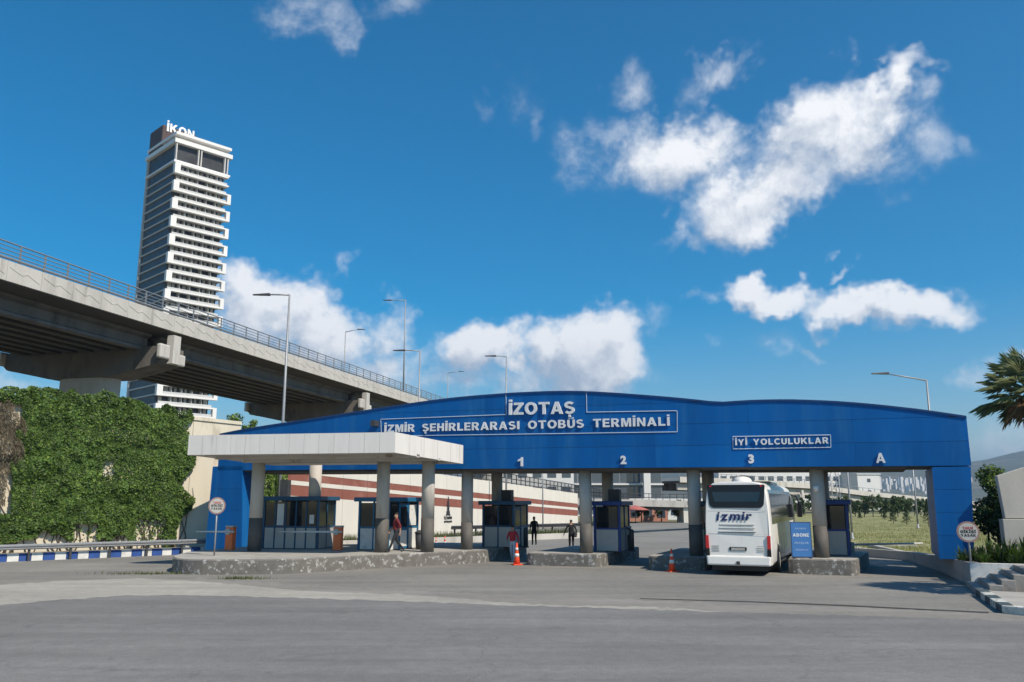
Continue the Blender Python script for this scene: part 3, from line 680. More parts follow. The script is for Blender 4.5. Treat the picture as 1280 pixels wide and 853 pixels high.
for a, b in zip(cs, cs[1:]):
    if b-a < 4: continue
    for gi in range(8):
        gv = 2.25+gi*(VW-4.5)/7
        mb = MB(); prof = [(gv-.5, -1.44), (gv-.5, -1.6), (gv-.12, -1.75), (gv-.12, -1.44-GD+.35), (gv-.36, -1.44-GD+.2), (gv-.36, -1.44-GD), (gv+.36, -1.44-GD), (gv+.36, -1.44-GD+.2), (gv+.12, -1.44-GD+.35), (gv+.12, -1.75), (gv+.5, -1.6), (gv+.5, -1.44)]
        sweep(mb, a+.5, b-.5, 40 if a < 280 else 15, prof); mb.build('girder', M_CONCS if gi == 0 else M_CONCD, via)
# ------------------------------------------------------------------ ivy wall at left
iw0 = Vector((-34.0, 35.2, 0)); iw1 = Vector((-16.6, 51.06, 0)); iwd = (iw1-iw0).normalized(); IL = (iw1-iw0).length
IF = Fr(iw0, u=iwd)                                  # v points away behind the wall
wall = thing('concrete_wall', 'tall cream concrete wall almost covered by ivy beside the blue white kerb', 'wall', IF.P(IL/2, 0, 0))
nseg = 8
for i in range(nseg):
    a, b = IL*i/nseg, IL*(i+1)/nseg
    za = 8.35-.9*a/IL; zb_ = 8.35-.9*b/IL
    mb = MB(); mb.hexa([IF.P(a+.01, 0, -.05), IF.P(b-.01, 0, -.05), IF.P(b-.01, .5, -.05), IF.P(a+.01, .5, -.05), IF.P(a+.01, 0, za), IF.P(b-.01, 0, zb_), IF.P(b-.01, .5, zb_), IF.P(a+.01, .5, za)])
    mb.build('wall_panel', M_CREAM, wall)
mb = MB(); mb.hexa([IF.P(0, -.08, 8.35), IF.P(IL, -.08, 7.45), IF.P(IL, .58, 7.45), IF.P(0, .58, 8.35), IF.P(0, -.08, 8.55), IF.P(IL, -.08, 7.65), IF.P(IL, .58, 7.65), IF.P(0, .58, 8.55)]); mb.build('coping', M_CREAM, wall)
# ivy curtain: leaves in clumps on the wall face
def vnoise(x, y, seed=0):
    def h(i, j): 
        n = math.sin(i*127.1+j*311.7+seed*74.7)*43758.5453; return n-math.floor(n)
    xi, yi = math.floor(x), math.floor(y); fx, fy = x-xi, y-yi; fx = fx*fx*(3-2*fx); fy = fy*fy*(3-2*fy)
    return (h(xi, yi)*(1-fx)+h(xi+1, yi)*fx)*(1-fy)+(h(xi, yi+1)*(1-fx)+h(xi+1, yi+1)*fx)*fy
def ivy_cover(F, a0, a1, z0, z1, n, seed, keep, thick=.55):
    pts, nr = [], []; tries = 0
    nv = np.array(-F.v)
    while len(pts) < n and tries < n*6:
        tries += 1
        a = random.uniform(a0, a1); z = random.uniform(z0, z1)
        k = keep(a, z)
        if k <= 0 or random.random() > k: continue
        cl = vnoise(a*1.1, z*1.1, seed)*.6+vnoise(a*3.3, z*3.3, seed+3)*.4
        d = thick*(.12+.9*cl)*random.uniform(.55, 1.0)**.5
        p = F.P(a, -d, z); pts.append(p)
        # clump surfaces tilt with the relief
        gx = vnoise(a*1.1+.15, z*1.1, seed)-vnoise(a*1.1-.15, z*1.1, seed); gz = vnoise(a*1.1, z*1.1+.15, seed)-vnoise(a*1.1, z*1.1-.15, seed)
        q = -F.v - F.u*gx*2.2 - UP*(gz*2.2) + UP*.35
        nr.append(q.normalized())
    return pts, nr
def keepA(a, z):
    x = a; edge = IL-3.7+1.1*vnoise(z*.55, 3, 5)+.5*vnoise(z*2.1, 3, 6)-.9*max(0, (2.2-z)/2.2)*vnoise(z*2, 9, 8)
    if x > edge+.95*math.exp(-((z-2.9)/.55)**2)*(.6+.4*vnoise(z*3, 1, 2)): return 0
    if a < 11.3+.4*vnoise(z*1.3, 2, 7) and 2.2 < z < 7.5+.5*vnoise(a*2, 2, 9): return 0
    top = 8.55-.9*a/IL+.7*vnoise(a*.7, 7, 1)+.45*vnoise(a*2.6, 7, 2)
    if z > top: return 0
    # bare patches low down, one pale hole and a dead strip at the left
    low = .5+1.1*vnoise(a*.9, 2, 4)**2*1.4
    if z < low*(.55+.45*vnoise(a*2.5, 5, 6)): return 0
    if 2.0 < a-12.6 < 3.2 and z < 1.7: return .05
    if abs(a-(IL-5.0)) < .8 and z < 1.9: return .08
    if abs(a-16.0) < .33 and 4.2 < z < 5.1: return .12
    return 1
ivy = thing('ivy', 'thick green ivy curtain hanging over the tall cream wall', 'ivy', IF.P(IL/2, -.3, 0))
A_IV = leafmat('ivy_leaf', (.085, .148, .028)); A_IV2 = leafmat('ivy_leaf_dark', (.040, .082, .02)); A_IV3 = leafmat('ivy_leaf_fresh', (.135, .20, .035)); A_DRY = leafmat('dry_twig', (.17, .14, .10), .3, .35)
pts, nr = ivy_cover(IF, 8.6, IL-1.6, .1, 9.3, 52000, 1, keepA, .6)
mi = [0 if random.random() < .6 else (1 if random.random() < .6 else 2) for _ in pts]
leafmesh('foliage', pts, nr, np.array([.085+.12*vnoise(p.x*.9+p.y*.6, p.z*.9, 12) for p in pts]), [A_IV, A_IV2, A_IV3], ivy, .8, midx=mi, droop=.8, kind='stuff')
mb = MB()
for k in range(46):
    a = random.uniform(9, IL-3.2); z = 0; path = [IF.P(a, -.05, 0)]
    for j in range(5): a += random.uniform(-.5, .5); z += random.uniform(.5, 1.1); path.append(IF.P(min(a, IL-2.6), -.06, z))
    mb.tube(path, [.035, .03, .025, .02, .016, .012], 5)
mb.build('stems', M_BARK, ivy, fixn=False); ivy.children[-1]['kind'] = 'stuff'
dry = thing('dry_creeper', 'brown dead creeper strip hanging at the edge of the green ivy', 'creeper', IF.P(9.2, -.4, 0))
def keepD(a, z): 
    return 0 if z < 2.4+1.2*vnoise(a*2, 1, 3) or z > 8.1 else (.8 if 8.6 < a < 11.6-.25*abs(z-6)+.6*vnoise(z*1.2, 4, 4) else 0)
pts, nr = ivy_cover(IF, 9.0, 13.0, 2.0, 8.3, 9000, 9, keepD, .75)
leafmesh('twigs', pts, nr, .2, A_DRY, dry, .12, droop=2.5, kind='stuff')

# second wall piece with hanging ivy between the cream wall and the striped wall
jw0 = Vector((-16.3, 51.6, 0)); jw1 = Vector((-15.2, 57.0, 0)); JF = Fr(jw0, u=(jw1-jw0)); JL = (jw1-jw0).length
jw = thing('link_wall', 'short concrete wall behind the left gate leg with hanging ivy', 'wall', jw0)
mb = MB(); mb.fb(JF, 0, JL, 0, .5, -.05, 6.6); mb.build('wall_panel', M_CREAM, jw)
mb = MB(); mb.fb(JF, 0, JL, -.05, .55, 6.6, 6.8); mb.build('coping', M_CREAM, jw)
ivy2 = thing('ivy', 'narrow ivy strip hanging beside the left leg of the blue gate', 'ivy', jw0)
def keepJ(a, z): return 0 if (a < .1 or a > JL-.3-.9*vnoise(z*.8, 3, 2) or z < .8) else .9
pts, nr = ivy_cover(JF, 0, JL, .3, 6.6, 9000, 4, keepJ, .8)
mi = [0 if random.random() < .5 else 2 for _ in pts]
leafmesh('foliage', pts, nr, .15, [A_IV, A_IV2, A_IV3], ivy2, .8, midx=mi, droop=.8, kind='stuff')

# ------------------------------------------------------------------ painted kerb and guard rail at left
k0 = gnd(-40, 704.5); k1 = gnd(262, 692); KF = Fr(k0, u=(k1-k0)); KL = (k1-k0).length
kerb = tag(bpy.data.objects.new('painted_kerb', None), kind='structure'); COL.objects.link(kerb); kerb.location = k0
nb = 22
for i in range(nb):
    a, b = KL*i/nb, KL*(i+1)/nb
    mb = MB(); mb.fb(KF, a+.008, b-.008, 0, .3, -.05, .36+random.uniform(-.008, .008)); mb.build('kerb_block', M_WP if i % 2 else M_BP, kerb, bevel=.02)
rail = thing('guard_rail', 'galvanised steel guard rail in front of the blue white kerb', 'guard rail', KF.P(KL/2, -.2, 0))
mb = MB(); prof = [(-.16, .55), (-.20, .60), (-.13, .655), (-.20, .71), (-.20, .77), (-.16, .81), (-.145, .81), (-.18, .765), (-.18, .715), (-.11, .655), (-.18, .60), (-.145, .55)]
pts = [KF.P(-3, a-.12, z) for a, z in prof]; mb.prism(pts, KF.u*(KL+5)); mb.build('rail_beam', M_STEEL, rail)
for i in range(10):
    a = .6+i*1.85; mb = MB(); mb.fb(KF, a-.05, a+.05, -.23, -.11, -.05, .8); mb.build('rail_post', M_STEELD, rail)
mb = MB(); mb.fb(KF, -5, KL+6, .3, 2.2, -.02, .30); struct(mb, 'verge', mat('verge_soil', (.20, .17, .12), .95, .3, 1.5, bump=.5, bscale=9))

# ------------------------------------------------------------------ striped retaining wall behind the gate
s0 = Vector((-15.2, 57.0, 0)); s1 = Vector((8.5, 109.6, 0)); SF = Fr(s0, u=(s1-s0)); SLn = (s1-s0).length
M_RW = mat('wall_white', (.66, .62, .54), .8, .06, .7, bump=.15, bscale=7, dirt=(.5, .46, .38), dscale=.5, dlo=.55, dhi=.8, stretch=(1, 1, .4))
M_BR = mat('wall_brown', (.24, .085, .06), .85, .1, .7, dirt=(.3, .13, .1), dscale=.8)
def szt(a): return 6.1-2.2*a/SLn
swall = thing('retaining_wall', 'long white retaining wall with two brown bands sloping away behind the lanes', 'wall', SF.P(SLn/2, 0, 0))
rows = [(0, 1.3, 0), (1.3, 1.82, 1), (1.82, 2.12, 0), (2.12, 2.85, 1), (2.85, 99, 0)]
nP = 18
for i in range(nP):
    a, b = SLn*i/nP+.015, SLn*(i+1)/nP-.015
    for d0, d1, mi in rows:
        za0, zb0 = szt(a)-d0, szt(b)-d0; za1, zb1 = max(-.1, szt(a)-d1)+.008, max(-.1, szt(b)-d1)+.008
        v = .02 if mi else 0
        mb = MB(); mb.hexa([SF.P(a, v, za1), SF.P(b, v, zb1), SF.P(b, .5, zb1), SF.P(a, .5, za1), SF.P(a, v, za0), SF.P(b, v, zb0), SF.P(b, .5, zb0), SF.P(a, .5, za0)])
        mb.build('wall_panel', [M_RW, M_BR][mi], swall)
mb = MB(); mb.hexa([SF.P(0, .06, -.1), SF.P(SLn, .06, -.1), SF.P(SLn, .45, -.1), SF.P(0, .45, -.1), SF.P(0, .06, szt(0)-.03), SF.P(SLn, .06, szt(SLn)-.03), SF.P(SLn, .45, szt(SLn)-.03), SF.P(0, .45, szt(0)-.03)]); mb.build('wall_core', M_CONCD, swall)
# municipal clock-tower emblem on the wall
a_e = [(onpl(560, 640, s0, SF.v)-s0).dot(SF.u)][0]; EM = mat('emblem_dark', (.03, .03, .035), .7)
mb = MB()
for (w, z0, z1) in ((.42, 1.62, 1.72), (.3, 1.72, 2.0), (.2, 2.0, 2.5), (.26, 2.5, 2.56), (.14, 2.56, 2.95), (.06, 2.95, 3.3)):
    mb.fb(SF, a_e-w, a_e+w, -.04, .01, z0, z1)
mb.build('emblem', EM, swall)
letters('İZMİR', SF.P(a_e-.75, -.02, 1.28), SF.P(a_e+.75, -.02, 1.28), UP, .24, .03, EM, swall, .03, name='emblem_lettering', single='emblem_lettering')
letters('BÜYÜKŞEHİR', SF.P(a_e-.75, -.02, .98), SF.P(a_e+.75, -.02, .98), UP, .16, .03, EM, swall, .02, single='emblem_lettering')
# railing on the wall
rl = thing('wall_railing', 'dark steel railing along the top of the striped wall', 'railing', SF.P(SLn/2, .25, szt(SLn/2)))
for z in (.15, .6, 1.1):
    mb = MB(); mb.tube([SF.P(0, .25, szt(0)+z), SF.P(SLn+22, .25, szt(SLn+22)+z)], .05, 6); mb.build('rail', M_STEELD, rl)
pm = None
for i in range(64):
    a = i*1.25
    if a > SLn+22: break
    p = SF.P(a, .25, szt(a))
    if pm is None: mb = MB(); mb.fb(Fr(p, u=SF.u), -.045, .045, -.045, .045, -.05, 1.12); pm = mb.build('rail_post', M_STEELD, rl); pp = p.copy(); q0 = pm.location.copy()
    else: c = pm.copy(); COL.objects.link(c); c.location = q0+(p-pp)
mb = MB()
for i in range(330):
    a = .1+i*.25; p = SF.P(a, .25, szt(a)); mb.fb(Fr(p, u=SF.u), -.012, .012, -.012, .012, .15, 1.1)
o = mb.build('balusters', M_STEELD, rl); o['kind'] = 'stuff'
# hedge of shrubs and weeds at its foot, low white kerb
mb = MB(); kk0 = gnd(395, 686); kk1 = gnd(735, 672.5); K2 = Fr(kk0, u=(kk1-kk0)); K2L = (kk1-kk0).length
mb.fb(K2, -8, K2L, 0, .35, -.03, .42); struct(mb, 'low_kerb', M_CONCL)
r2 = thing('guard_rail', 'dark guard rail running along the foot of the striped wall', 'guard rail', K2.P(K2L*.7, .8, 0))
mb = MB(); mb.prism([K2.P(K2L*.45, .8+a, z+.35) for a, z in prof], K2.u*(K2L*.65)); mb.build('rail_beam', M_STEELD, r2)
for i in range(8): a = K2L*.47+i*K2L*.08; mb = MB(); mb.fb(K2, a-.05, a+.05, .8, .9, -.05, 1.1); mb.build('rail_post', M_STEELD, r2)
def blades(name, region, n, h, m, label, cat, spread=.12, parent=None):
    pts = []; V = np.zeros((n*3, 3)); 
    for i in range(n):
        x, y, z = region(); an = random.uniform(0, 6.28); w = .012+h*.03; hh = h*random.uniform(.4, 1.2); lx, ly = random.gauss(0, spread), random.gauss(0, spread)
        V[3*i] = (x-math.cos(an)*w, y-math.sin(an)*w, z); V[3*i+1] = (x+math.cos(an)*w, y+math.sin(an)*w, z); V[3*i+2] = (x+lx*hh*3, y+ly*hh*3, z+hh)
    me = bpy.data.meshes.new(name); me.from_pydata(V.tolist(), [], [(3*i, 3*i+1, 3*i+2) for i in range(n)]); me.materials.append(m)
    o = bpy.data.objects.new(name, me); COL.objects.link(o); return tag(o, label, cat, kind='stuff')
A_GR = leafmat('grass_blade', (.24, .235, .09), .4, .4); A_GRD = leafmat('weed_blade', (.10, .12, .04), .4, .4)
def reg_foot():
    a = random.uniform(0, K2L*.98); return tuple(K2.P(a, random.uniform(.45, 2.2), .0))
blades('weeds', reg_foot, 6000, .75, A_GRD, 'green weeds growing along the foot of the striped wall', 'weeds')

# ------------------------------------------------------------------ small overpass closing the view beyond lane two
BY = 118.0
def bx(px): return (px-640)/(FPX/CP)*BY
ob = thing('road_bridge', 'low concrete road bridge with pale parapet beyond lane two', 'bridge', Vector((bx(800), BY, 0)))
x0, x1 = bx(716), bx(872)
F = Fr((x0, BY, 0), u=(1, -.02, 0)); Lb = x1-x0
mb = MB(); mb.hexa([F.P(0, 0, 2.45), F.P(Lb, 0, 2.05), F.P(Lb, 6, 2.05), F.P(0, 6, 2.45), F.P(0, 0, 3.35), F.P(Lb, 0, 2.95), F.P(Lb, 6, 2.95), F.P(0, 6, 3.35)]); mb.build('parapet', M_CONCL, ob)
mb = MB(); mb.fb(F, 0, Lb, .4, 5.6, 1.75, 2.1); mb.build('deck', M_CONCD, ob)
mb = MB(); mb.fb(F, Lb-2.0, Lb+8, .3, 5.8, -.05, 2.0); mb.build('abutment', M_RW, ob)
mb = MB(); mb.fb(F, -3, .4, .3, 5.8, -.05, 2.4); mb.build('abutment', M_RW, ob)
mb = MB()
for z in (.4, .9):
    mb.tube([F.P(0, .2, 3.3+z), F.P(Lb, .2, 2.9+z)], .05, 6)
for i in range(19): a = Lb*i/18; mb.fb(F, a-.04, a+.04, .16, .24, 3.2-.4*i/18, 4.3-.4*i/18)
mb.build('railing', M_STEELD, ob)

# ------------------------------------------------------------------ generic building with built windows
def building(name, label, F, w, d, z0, z1, floors, nw, mw, mg, mr=None, wfrac=.6, hfrac=.5, side=True, band=None, group=None):
    t = thing(name, label, 'building', F.P(w/2, 0, z0), group)
    mb = MB(); mb.fb(F, 0, w, .12, d, z0-.1, z1); mb.build('wall', mw, t)
    fh = (z1-z0)/floors; cw = w/nw
    for i in range(floors):
        if band:
            mb = MB(); mb.fb(F, -.25, w+.25, -.35, .12, z0+i*fh-.1, z0+i*fh+.22); mb.build('floor_band', band, t)
        for j in range(nw):
            a = (j+.5)*cw; mb = MB(); zz = z0+i*fh+fh*(.5-hfrac/2)
            mb.fb(F, a-cw*wfrac/2, a+cw*wfrac/2, .06, .17, zz, zz+fh*hfrac); o = mb.build('window', mg, t)
    mb = MB(); mb.fb(F, -.3, w+.3, -.2, d+.3, z1, z1+.4); mb.build('roof', mr or mw, t)
    return t
M_BW = mat('far_white', (.68, .67, .65), .8, .05, .3); M_BG = mat('far_grey', (.16, .18, .21), .6, .1, .3); M_FGL = glassy('far_glass', (.05, .07, .10), .12)
building('white_building', 'white hotel block with rows of dark windows beyond the right viaduct', Fr((81, 330, 0), u=(1, .1, 0)), 50, 18, -.02, 24, 7, 13, M_BW, M_FGL, wfrac=.62, hfrac=.52)
building('annex_building', 'plain pale block beside the white hotel', Fr((132, 322, 0), u=(1, .1, 0)), 9, 14, -.02, 13.2, 3, 1, M_BW, M_FGL, wfrac=.15, hfrac=.3)
building('office_building', 'grey glass office building with white floor bands behind the low bridge', Fr((-4, 178, 0), u=(1, .05, 0)), 36, 20, -.02, 13, 4, 12, M_BG, M_FGL, wfrac=.88, hfrac=.7, band=M_BW)
mb = MB(); t = [o for o in bpy.data.objects if o.name == 'office_building'][0]; mb.fb(Fr((27.6, 177.0, 0)), 0, 1.4, -.6, 1, -.05, 14); mb.build('stair_tower', M_BW, t)
building('white_house', 'white low building glimpsed behind the striped wall railing', Fr((-2, 150, 0)), 13, 10, -.02, 9.5, 3, 5, M_BW, M_FGL)
M_PINK = mat('pink_wall', (.42, .2, .15), .85, .1, .5)
building('pink_house', 'small pink house with a flat roof under the low bridge', Fr((17.5, 128, 0)), 6, 6, -.02, 2.3, 1, 3, M_PINK, M_FGL)
building('garden_house', 'long white garden building with dark openings under the low bridge', Fr((19.5, 140, 0)), 13, 6, -.02, 3.0, 1, 8, M_BW, M_FGL, wfrac=.7)

# ------------------------------------------------------------------ second viaduct at right
q0 = atY(845, 591.5, 190.0); q0.z = 9.4; q1 = atY(1165, 622.5, 285.0)
QV = [Vector((atY(850, 600, 188).x, 188, 8.4)), atY(927, 599, 196), atY(1013, 604.6, 214), atY(1079, 614, 236), atY(1161, 622, 262), atY(1230, 628, 290)]
v2 = thing('viaduct', 'distant concrete viaduct with pale cap blocks behind the grass field', 'viaduct', Vector((QV[2].x, QV[2].y, 0)))
def sweep2(prof, m, name, path=QV):
    mb = MB(); n = len(prof); vs = []
    for i, p in enumerate(path):
        d = path[min(i+1, len(path)-1)]-path[max(0, i-1)]; v = Vector((-d.y, d.x, 0)).normalized(); vs += [p+v*a+UP*z for a, z in prof]
    fs = [(i*n+j, i*n+(j+1) % n, (i+1)*n+(j+1) % n, (i+1)*n+j) for i in range(len(path)-1) for j in range(n)]+[tuple(range(n)), tuple(range((len(path)-1)*n, len(path)*n))[::-1]]
    mb.add(vs, fs); return mb.build(name, m, v2)
sweep2([(0, 0), (0, -1.25), (.3, -1.25), (.3, 0)], M_CONCL, 'parapet')
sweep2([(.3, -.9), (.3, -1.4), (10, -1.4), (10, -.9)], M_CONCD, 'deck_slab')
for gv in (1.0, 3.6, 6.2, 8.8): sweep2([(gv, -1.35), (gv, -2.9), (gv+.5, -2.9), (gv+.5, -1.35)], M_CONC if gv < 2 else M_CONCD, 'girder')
sweep2([(.1, .95), (.1, .85), (.2, .85), (.2, .95)], M_STEEL, 'rail')
for i in range(5):
    for k in range(12):
        p = QV[i].lerp(QV[i+1], k/12); mb = MB(); mb.fb(Fr(p), -.06, .06, .05, .2, -.02, .95); mb.build('rail_post', M_STEEL, v2)
for px in (930, 1002, 1083, 1150):
    k = min(((QV[i].lerp(QV[i+1], j/40) for i in range(5) for j in range(40))), key=lambda p: abs(640+FPX*p.x/(p.y*CP+(p.z-CAMH)*SP)-px))
    F = Fr((k.x, k.y, k.z), u=(.75, .66, 0)); mb = MB(); mb.fb(F, -1.0, 1.0, -.2, 10, -4.4, -2.85); mb.build('cap_beam', M_CONCL, v2)
    mb = MB(); mb.fb(F, -.5, .5, -.35, .1, -3.6, -1.8); mb.build('cap_end_block', M_CONCL, v2)
    mb = MB(); mb.fb(F, -.8, .8, 3.5, 6.5, -k.z-.05, -4.3); mb.build('pier', M_CONC, v2)

# ------------------------------------------------------------------ grass field at right
gr0 = [gnd(1056, 690), gnd(1100, 694), gnd(1140, 697)]
GX = [(17.9, 47.5), (19.9, 42.6), (18.9, 36.5), (40, 30), (70, 60), (120, 200), (60, 205), (35, 120), (24, 80), (20.0, 58)]
mb = MB(); mb.add([(x, y, .012) for x, y in GX], [tuple(range(len(GX)))]); struct(mb, 'grass_field', M_GRASS)
def inpoly(x, y, P):
    c = False; j = len(P)-1
    for i in range(len(P)):
        if (P[i][1] > y) != (P[j][1] > y) and x < (P[j][0]-P[i][0])*(y-P[i][1])/(P[j][1]-P[i][1])+P[i][0]: c = not c
        j = i
    return c
def reg_field():
    while True:
        y = 42+random.random()**1.8*110; x = y*random.uniform(.36, .56)
        if inpoly(x, y, GX) and (vnoise(x*.25, y*.25, 3) > random.random()*.8): return (x, y, .01)
blades('field_grass', reg_field, 22000, .17, A_GR, 'rough dry green grass covering the field beyond the gate', 'grass')
def fkerb(pts, h, w, name, m):
    mb = MB()
    for (a, b) in zip(pts, pts[1:]):
        F = Fr(a, u=(b-a)); mb.fb(F, 0, (b-a).length+.05, 0, w, -.05, h)
    return struct(mb, name, m)
fkerb([gnd(1056, 694.5), gnd(1090, 697), gnd(1137, 701)], .42, .3, 'field_kerb', M_CONC)
fkerb([gnd(1058, 681), gnd(1090, 683.5), gnd(1146, 684)], .12, .3, 'field_path_edge', M_CONCL)
fkerb([gnd(1085, 684.5), gnd(1136, 696)], .2, .25, 'field_path_edge', M_CONCL)
mb = MB(); mb.add([gnd(1056, 682, .02), gnd(1083, 684.5, .02), gnd(1084, 692, .02), gnd(1056, 692, .02)], [(0, 1, 2, 3)]); struct(mb, 'field_path', M_CONCL)
# roadside retaining kerb at right, raised bed and stairs
rw = [gnd(1137, 701), Vector((17.5, 35.0, 0)), Vector((15.65, 29.4, 0))]
M_RKERB = mat('kerb_grey', (.34, .335, .33), .85, .12, 1, bump=.2, bscale=10, dirt=(.24, .23, .22), dscale=.8)
mb = MB()
hs = [.42, .62, .77]
for i in (0, 1):
    a, b = rw[i], rw[i+1]; d = (b-a).normalized(); nn = Vector((-d.y, d.x, 0))
    if nn.x < 0: nn = -nn
    mb.hexa([a-UP*.05, b-UP*.05, b+nn*.35-UP*.05, a+nn*.35-UP*.05, a+UP*hs[i], b+UP*hs[i+1], b+nn*.35+UP*hs[i+1], a+nn*.35+UP*hs[i]])
struct(mb, 'roadside_wall', M_RKERB)
corner = rw[2]; CF = Fr(corner, GA)
mb = MB(); mb.fb(CF, .012, 9, 0.0, .3, -.05, .755); struct(mb, 'plastered_wall', M_WP)
mb = MB(); mb.prism([Vector((17.9, 35.2, -.05)), CF.P(.36, .3, -.05), CF.P(14, .3, -.05), Vector((36, 40, -.05)), Vector((21, 42, -.05))], (0, 0, .70)); struct(mb, 'planting_bed', mat('bed_soil', (.12, .09, .06), .95, .35, 2, bump=.7, bscale=9))
M_STEP = mat('step_concrete', (.30, .28, .25), .85, .15, 1.5, bump=.3, bscale=12, dirt=(.22, .20, .18), dscale=1.5)
st = thing('concrete_stairs', 'weathered concrete steps climbing to the planting bed beside the gate', 'stairs', CF.P(1.2, -1.6, 0))
for i in range(5):
    mb = MB(); mb.fb(CF, -.15+i*.36, -.15+(i+1)*.36+.02 if i < 4 else 6, -3.2+.16*i, -.01, -.05, .15*(i+1)); mb.build('step', M_STEP, st, bevel=.012)
mb = MB(); mb.fb(CF, 1.3, 6, -3.5, -3.22, -.05, .40); mb.build('side_wall', M_WP, st)
rk = [Vector((c.x, c.y, 0)) for c in (CF.P(-.25, 0.1, 0), CF.P(-.2, -3.3, 0), gnd(1252, 767), gnd(1300, 772), gnd(1420, 790))]
kb = tag(bpy.data.objects.new('painted_kerb', None), kind='structure'); COL.objects.link(kb); kb.location = rk[2]
i = 0
for a, b in zip(rk[1:], rk[2:]):
    Ls = (b-a).length; n = max(1, int(Ls/.75)); F = Fr(a, u=(b-a))
    for j in range(n):
        mb = MB(); mb.fb(F, Ls*j/n+.01, Ls*(j+1)/n-.01, 0, .32, -.05, .2); mb.build('kerb_block', mat('kerb_worn_white', (.55, .55, .50), .8, .2, 3, dirt=(.12, .14, .13), dscale=5, dlo=.5, dhi=.6) if i % 2 else mat('kerb_worn_dark', (.05, .075, .085), .8, .3, 3, dirt=(.3, .32, .3), dscale=5, dlo=.6, dhi=.7), kb, bevel=.02); i += 1
mb = MB(); mb.prism([Vector((p.x, p.y, -.04)) for p in (rk[1]+Vector((.3, 0, 0)), rk[2]+Vector((.3, .25, 0)), rk[3]+Vector((.3, .25, 0)), Vector((22, 21, 0)), CF.P(6, -3.3, 0), CF.P(.5, -3.3, 0))], (0, 0, .19)); struct(mb, 'pavement', M_ISLT)

# grey slab wall behind the bed
cw0 = atY(1251, 640, 31.0); cwl = thing('slab_wall', 'grey concrete slab wall behind the dark bushes', 'wall', Vector((cw0.x, 31.0, .6)))
F = Fr((cw0.x, 31.0, 0), u=(.96, -.28, 0))
mb = MB(); mb.prism([F.P(.12, 0, 2.22), F.P(6, 0, 2.22), F.P(6, 0, 5.2), F.P(.9, 0, 4.05), F.P(0, 0, 3.75)], F.v*.35); mb.build('upper_slab', M_CONC, cwl, bevel=.02)
mb = MB(); mb.fb(F, 0, 6, -.12, .4, .3, 2.2); mb.build('lower_slab', M_CONC, cwl, bevel=.02)
# ------------------------------------------------------------------ tower block
TY = 300.0; tc = Vector(((221-640)/(FPX/CP)*TY*1.0, TY, 0))
pp = atY(222.5, 165.5, TY); tc.x = pp.x; ZTOP = pp.z
TF = Fr(tc, u=(math.cos(R(46)), math.sin(R(46)), 0))     # u along the lit face, v along the shaded face
TWF, TWS = 21.0, 25.0
tower = thing('tower_block', 'tall hotel tower with white balcony frames and a dark roof sign box', 'tower', tc)
M_TW = mat('tower_white', (.74, .73, .71), .6, .05, .2); M_TS = mat('tower_slab', (.52, .50, .47), .7, .06, .2); M_TG = mat('tower_glass', (.05, .05, .05), .4, .45, .3, spec=.22)
M_TC = mat('tower_curtain', (.50, .49, .46), .7, .25, .6); M_TB = mat('tower_brown', (.075, .045, .035), .7, .1, .3); M_TR = mat('tower_rail', (.50, .50, .49), .35, .1, .5)
FHT = 3.55; nfl = int((ZTOP-13)/FHT); zr = ZTOP-13.0
mb = MB(); mb.fb(TF, .05, TWF-.6, 1.4, TWS, -.05, ZTOP-2); mb.build('core', M_TG, tower)
def wrap(z0, z1, e, mm, name, wf=0, ws=0):
    mb = MB(); mb.fb(TF, -e, TWF+e+wf, -e, TWS+e+ws, z0, z1); return mb.build(name, mm, tower)
wrap(ZTOP-1.1, ZTOP, .9, M_TW, 'roof_slab'); wrap(ZTOP-2.9, ZTOP-1.2, -1.2, M_TS, 'roof_recess'); wrap(ZTOP-4.6, ZTOP-2.9, 1.3, M_TW, 'roof_slab')
wrap(ZTOP-11.5, ZTOP-4.6, -.6, M_TG, 'sky_lounge')
for a in (-.3, 8.5, 9.6, TWF-1.6, TWF-.4):
    mb = MB(); mb.fb(TF, a-.25, a+.25, -.95, .3, ZTOP-11.5, ZTOP-4.6); mb.build('mullion', M_TS, tower)
wrap(ZTOP-12.3, ZTOP-11.5, .9, M_TW, 'roof_slab')
mb = MB(); mb.fb(TF, -.7, 13, 13, TWS+.2, ZTOP-4, ZTOP+7.5); mb.build('sign_box', M_TB, tower, bevel=.5)
wm = {}; rl_m = None
for i in range(nfl+1):
    z = zr-(i+1)*FHT
    if z < -1: break
    sl_ = MB(); sl_.fb(TF, -.45, TWF+.5, -1.5 if i % 2 == 0 else -1.2, TWS, z-.2, z+.28); sl_.build('floor_slab', M_TS, tower)
    r_ = MB(); r_.fb(TF, .2, TWF-.4, -1.4 if i % 2 == 0 else -1.1, -1.3 if i % 2 == 0 else -1.0, z+.2, z+1.15); r_.build('balcony_rail', M_TR, tower)
    r_ = MB(); r_.fb(TF, -.05, .0, 0, TWS-.4, z+.2, z+1.2); r_.build('side_rail', M_TG, tower)
    for j in range(10):
        a = 1.0+j*(TWF-1.6)/10+random.uniform(0, .2); w_ = (TWF-1.6)/10*random.uniform(.4, .8)
        mb = MB(); mb.fb(TF, a, a+w_, 1.2, 1.45, z+.25, z+FHT-.3); mb.build('window', M_TC if random.random() < .72 else M_TG, tower)
mb = MB(); mb.fb(TF, -.7, .3, TWS-.05, TWS+.9, -.05, ZTOP-5); mb.build('corner_fin', M_TS, tower)
mb = MB()
for i in range(nfl):
    z = zr-(i+1)*FHT
    if z > 0:
        for a in (4.9, 8.9, 12.8, 16.7): mb.fb(TF, a-.1, a+.1, -.95, 1.2, z+.3, z+FHT-.25)
